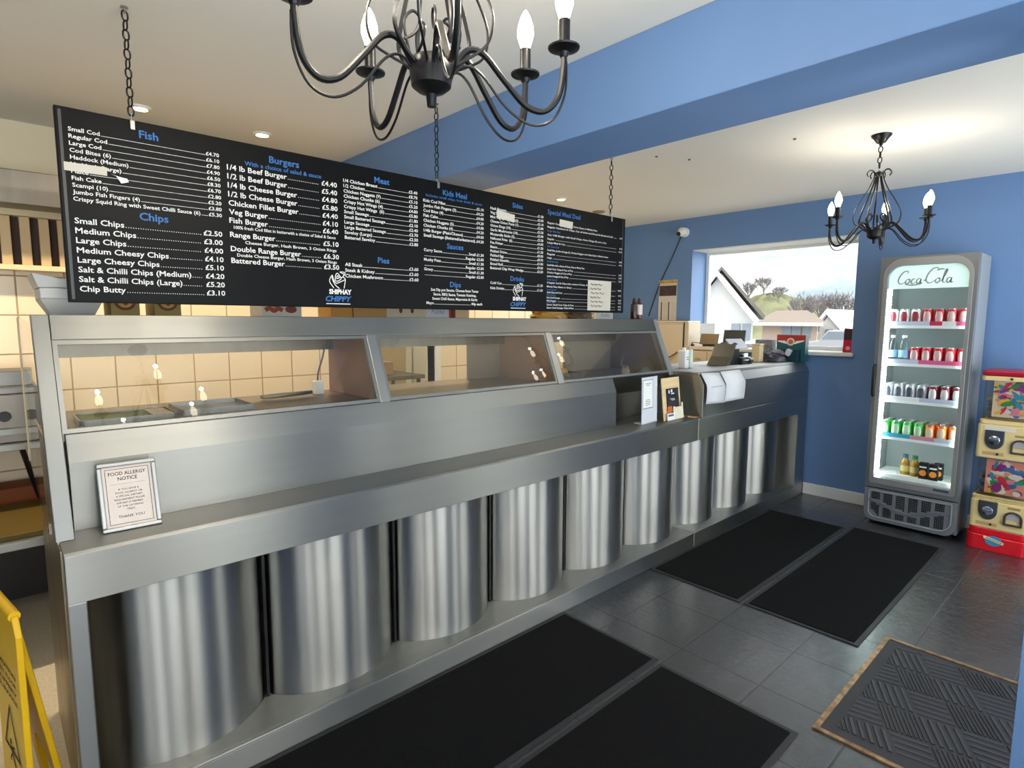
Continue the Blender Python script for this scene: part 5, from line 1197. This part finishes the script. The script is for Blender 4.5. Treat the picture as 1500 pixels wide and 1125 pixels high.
# wet floor sign
YS = mat('sign yellow', (222, 176, 6), .4, noise=((5, 5, 5), .06))
top = Vector((.014, 1.96, .655)); f0 = Vector((.012, 1.935, .0)); f1 = Vector((.096, 2.0, .0))
wdir = Vector((-.17, .985, 0)).normalized()
t = thing('wet_floor_sign', 'yellow folding wet floor warning sign standing beside the range end', 'sign', (0, 2.08, 0))
for foot, nm in ((f0, 'front_panel'), (f1, 'rear_panel')):
    dn = (foot-top); L = dn.length; u = wdir; v = -dn.normalized(); n = u.cross(v).normalized(); v = n.cross(u)
    mm = Matrix((u, v, n)).transposed(); m = MB()
    def pp(x, y, d): return foot + u*x + v*y + n*d
    if nm == 'rear_panel':   # leg with an arched gap at the bottom
        prof = [(0, 0), (.045, 0), (.06, .12), (.10, .2), (.14, .22), (.18, .2), (.22, .12), (.235, 0), (.28, 0), (.27, L-.05), (.24, L), (.04, L), (.01, L-.05)]
    else: prof = [(0, 0), (.28, 0), (.27, L-.05), (.24, L), (.04, L), (.01, L-.05)]
    vs = [pp(x, y, -.008) for x, y in prof] + [pp(x, y, .008) for x, y in prof]; k = len(prof)
    m.add(vs, [tuple(range(k-1, -1, -1)), tuple(range(k, 2*k))] + [(i, (i+1) % k, k+(i+1) % k, k+i) for i in range(k)])
    po = m.build(nm, YS, t, bevel=.003)
    if nm == 'front_panel':
        sg_ = 1 if n.y < 0 else -1
        m = MB(); d = sg_*.0095
        uu = -u; o0 = foot + u*.14 + n*d
        for i, s in enumerate(('CAUTION', 'WET FLOOR', 'SLIPPERY', 'SURFACE')): add_text(m, s, o0 + v*(.475-i*.026), .017, uu, v, 'c', .2, .02)
        m.build('warning_lettering', INK, po)
        m = MB(); tri = [(-.085, .22), (.085, .22), (0, .37)]; tri2 = [(-.068, .23), (.068, .23), (0, .352)]
        def tp(p, e=0): return o0 + uu*p[0] + v*p[1] + n*(sg_*e)
        vs = [tp(p) for p in tri] + [tp(p) for p in tri2]; m.add(vs, [(0, 1, 4, 3), (1, 2, 5, 4), (2, 0, 3, 5)])
        ribbon(m, [(-.012, .235), (-.004, .215), (.006, .2), (.024, .186)], .012, tuple(uu), tuple(v), tuple(o0)); ribbon(m, [(-.004, .215), (-.022, .2), (-.03, .185)], .008, tuple(uu), tuple(v), tuple(o0))
        ribbon(m, [(-.012, .232), (.012, .238), (.024, .246)], .006, tuple(uu), tuple(v), tuple(o0)); m.add([tp((-.016+.009*math.cos(k*PI/5), .248+.009*math.sin(k*PI/5))) for k in range(10)], [tuple(range(10))])
        m.build('slip_triangle', INK, po)
m = MB(); m.tube([top+wdir*.02+Vector((0, 0, .0)), top+wdir*.26], .014, 10); m.build('hinge_bar', YS, t, smooth=True)

# ================================================================== OUTSIDE THE WINDOW
GR = mat('grey green ground', (176, 178, 160), .95)
box_struct('ground_outside', mat('pale tarmac', (150, 150, 146), .95), 5.6, 160, -60, 130, -.9, -.6)
RND = mat('white render', (186, 186, 184), .9); ROOFG = mat('grey roof tile', (96, 94, 92), .9, bump=((6, 40, 40), .3)); ROOFB = mat('brown roof tile', (124, 110, 98), .9); TRIMW = mat('white fascia', (212, 212, 210), .7)
# white gabled house
t = thing('gabled_house', 'white gable-ended house seen through window, closest to the jamb', 'house', (20, 13.0, -.6))
ga, gl, gr_ = Vector((20.00, 10.520, 3.296)), Vector((20.00, 11.891, 1.672)), Vector((20.00, 8.905, 1.521))
yl = 2*ga.y-gr_.y
def back(mb, y_per_x):
    mb.v = [(v[0], v[1]+(v[0]-20)*y_per_x, v[2]) for v in mb.v]; return mb
SL = ga.y/20*.97
back(MB().prism([(gr_.y+.35, -.6), (gr_.y+.35, gr_.z+.2), (ga.y, ga.z-.1), (yl-.35, gr_.z+.2), (yl-.35, -.6)], 'x', 20, 29), SL).build('walls', RND, t)
m = MB()
for ye in (gr_.y, yl):
    s_ = 1 if ye < ga.y else -1
    m.prism([(ye, gr_.z), (ga.y, ga.z), (ga.y, ga.z+.12), (ye-s_*.05, gr_.z+.12)], 'x', 19.7, 29.3)
back(m, SL).build('roof', ROOFG, t)
for ye in (gr_.y, yl):
    s_ = 1 if ye < ga.y else -1
    MB().prism([(ye, gr_.z-.02), (ga.y, ga.z-.02), (ga.y, ga.z-.2), (ye+s_*.1, gr_.z-.14)], 'x', 19.6, 19.72).build('barge_board', TRIMW, t)
for a, b in ((Vector((19.95, 10.012, 1.372)), Vector((19.95, 9.702, 0.791))), (Vector((19.95, 9.606, 1.375)), Vector((19.95, 9.328, 0.801)))):
    MB().box(19.93, 19.99, b.y, a.y, b.z, a.z).build('house_window', mat('house pane', (120, 130, 140), .2), t)
# brown-roofed bungalow
t = thing('bungalow', 'low bungalow with pale brown roof and fascia seen through window', 'house', (34, 17, -.6))
a, b = Vector((34.00, 15.665, 1.489)), Vector((34.00, 11.613, 1.355))
z1 = Vector((34.00, 13.869, 1.378)).z
def back2(mb):
    mb.v = [(v[0], v[1]+(v[0]-34)*b.y/34*1.03, v[2]) for v in mb.v]; return mb
back2(MB().box(34, 44, b.y+.5, a.y-.5, -.6, z1-.1)).build('walls', mat('buff brick', (170, 152, 138), .9), t)
zt = Vector((39.00, 16.936, 2.179)).z
back2(MB().add([(33.4, b.y, z1), (33.4, a.y, z1), (44.6, a.y, z1), (44.6, b.y, z1), (39, b.y+1.2, zt), (39, a.y-.9, zt)], [(0, 1, 5, 4), (1, 2, 5), (2, 3, 4, 5), (3, 0, 4), (0, 3, 2, 1)])).build('roof', ROOFB, t)
MB().box(33.3, 33.42, b.y, a.y, z1-.16, z1+.02).build('fascia_board', TRIMW, t)
for p, q in ((Vector((33.90, 13.973, 1.221)), Vector((33.90, 13.475, 0.492))), (Vector((33.90, 13.441, 1.227)), Vector((33.90, 12.954, 0.505))), (Vector((33.90, 12.849, 1.232)), Vector((33.90, 12.445, 0.518)))):
    MB().box(33.9, 33.99, q.y, p.y, q.z, p.z).build('house_window', mat('house pane', (120, 130, 140), .2), t)
# low white house with little gable, beyond the bungalow
t = thing('small_white_house', 'small white gabled house far off beyond the bungalow', 'house', (45, 17, -.6))
a, b, c = Vector((45.00, 15.907, 1.023)), Vector((45.00, 14.631, 1.039)), Vector((45.00, 15.357, 1.862))
MB().prism([(b.y, -.6), (b.y, b.z), (c.y, c.z), (a.y, a.z), (a.y, -.6)], 'x', 45, 52).build('walls', RND, t)
m = MB(); m.prism([(b.y-.4, b.z-.3), (c.y, c.z+.15), (a.y+.4, a.z-.3), (a.y+.4, a.z-.0), (c.y, c.z+.5), (b.y-.4, b.z)], 'x', 44.6, 52.4); m.build('roof', TRIMW, t)
p, q = Vector((44.90, 15.450, 0.931)), Vector((44.90, 14.999, 0.255)); MB().box(44.9, 44.99, q.y, p.y, q.z, p.z).build('house_window', mat('house pane', (120, 130, 140), .2), t)
# hill
hc = Vector((75.00, 32.921, 4.515))
m = MB(); n, k = 48, 14; vs = []; r = random.Random(3)
H_ = hc.z+1.5
for i in range(k):
    u = i/(k-1)
    for j in range(n):
        a = 2*PI*j/n; rad = 15*u; vs.append((78+rad*math.cos(a)*.8, hc.y+1-2*u+rad*math.sin(a), -1+H_*(math.cos(u*PI)*.5+.5)*(1+.05*r.uniform(-1, 1))))
m.add(vs, [(i*n+j, (i+1)*n+j, (i+1)*n+(j+1) % n, i*n+(j+1) % n) for i in range(k-1) for j in range(n)])
hill = m.build('hill', mat('hill scrub', (112, 112, 82), .95, noise=((.5, .5, .5), .3), bump=((2, 2, 2), .8)), smooth=True, loc=(78, hc.y, -1)); struct(hill)
# bare trees
BARK = mat('pale bark', (112, 106, 104), .9)
def tree(X, y, top_z, spread, label, seed, base=-.6):
    p = Vector((X, y, top_z)); r = random.Random(seed)
    if base > 0:
        u = min(1, math.hypot((X-78)/12, (p.y-hc.y-.6)/15)); base = -1.4+H_*(math.cos(u*PI)*.5+.5)
    root = Vector((X, p.y, base)); H = p.z-base
    t = thing('bare_tree', label, 'tree', root, 'bare winter trees outside the window')
    m = MB(); m.tube([root, root+Vector((0, 0, H*.4))], [H*.04, H*.03], 6); m.build('trunk', BARK, t)
    m = MB()
    def br(p0, d, L, rad, lev):
        p1 = p0+d*L; m.tube([p0, p0+d*L*.5+Vector((r.uniform(-1, 1), r.uniform(-1, 1), r.uniform(-1, 1)))*L*.06, p1], [rad, rad*.8, rad*.55], 4, cap=False)
        if lev:
            for _ in range(4):
                nd = (d + Vector((r.uniform(-1, 1), r.uniform(-1, 1), r.uniform(-.35, .8)))*.75).normalized(); br(p0+d*L*r.uniform(.55, 1), nd, L*r.uniform(.55, .78), rad*.62, lev-1)
    for k in range(10):
        a = k*2*PI/10+r.uniform(0, .5); br(root+Vector((0, 0, H*r.uniform(.25, .42))), Vector((math.cos(a)*spread, math.sin(a)*spread, 1)).normalized(), H*.3, H*.016, 3)
    m.build('branches', BARK, t)
tree(75, 35.461, 6.716, 0.6, 'bare tree on hill top, the one nearer the white gable', 1, 3)
tree(77, 34.413, 7.657, 0.7, 'bare tree on hill top, tallest in the middle', 2, 3)
tree(75, 31.541, 6.193, 0.7, 'bare tree on hill top, lowest of the hill trees', 5, 3)
tree(58, 22.033, 4.119, 0.55, 'bare tree behind the bungalow roof', 6)
tree(70, 24.529, 4.455, 0.5, 'bare tree beyond the far end of bungalow roof', 8)
tree(62, 19.898, 4.583, 0.6, 'bare rounded tree at the window edge farthest from gabled house', 9)
t = thing('garden_fence', 'white boarded fence along the street seen through window', 'fence', (26, 9, -.6))
a, b = Vector((26.00, 10.271, 0.598)), Vector((26.00, 7.567, 0.678))
MB().box(26, 26.06, b.y, a.y, -.6, a.z-.2).build('fence_boards', RND, t)
t = thing('parked_car', 'pale parked car beside the white fence seen through window', 'car', (31, 11, -.6))
c = Vector((31.00, 9.673, 0.510))
m = MB(); m.prism([(c.y-1.6, -.1), (c.y+1.6, -.1), (c.y+1.65, .45), (c.y+1.0, .55), (c.y+.6, 1.05), (c.y-.8, 1.05), (c.y-1.2, .6), (c.y-1.65, .5)], 'x', 30.2, 31.8); m.build('car_body', mat('car silver', (150, 152, 156), .3), t, bevel=.08)
m = MB(); m.prism([(c.y+.86, .6), (c.y+.55, .98), (c.y-.72, .98), (c.y-1.0, .64)], 'x', 30.18, 30.2); m.build('car_windows', mat('car pane', (110, 118, 126), .2), t)
for yy in (-1.0, 1.0):
    m = MB(); m.lathe([(0, -.1), (.34, -.1), (.34, .1), (0, .1)], (30.3, c.y+yy, -.26), 18, axis='x'); m.build('wheel', mat('tyre', (60, 60, 62), .8), t, smooth=True)
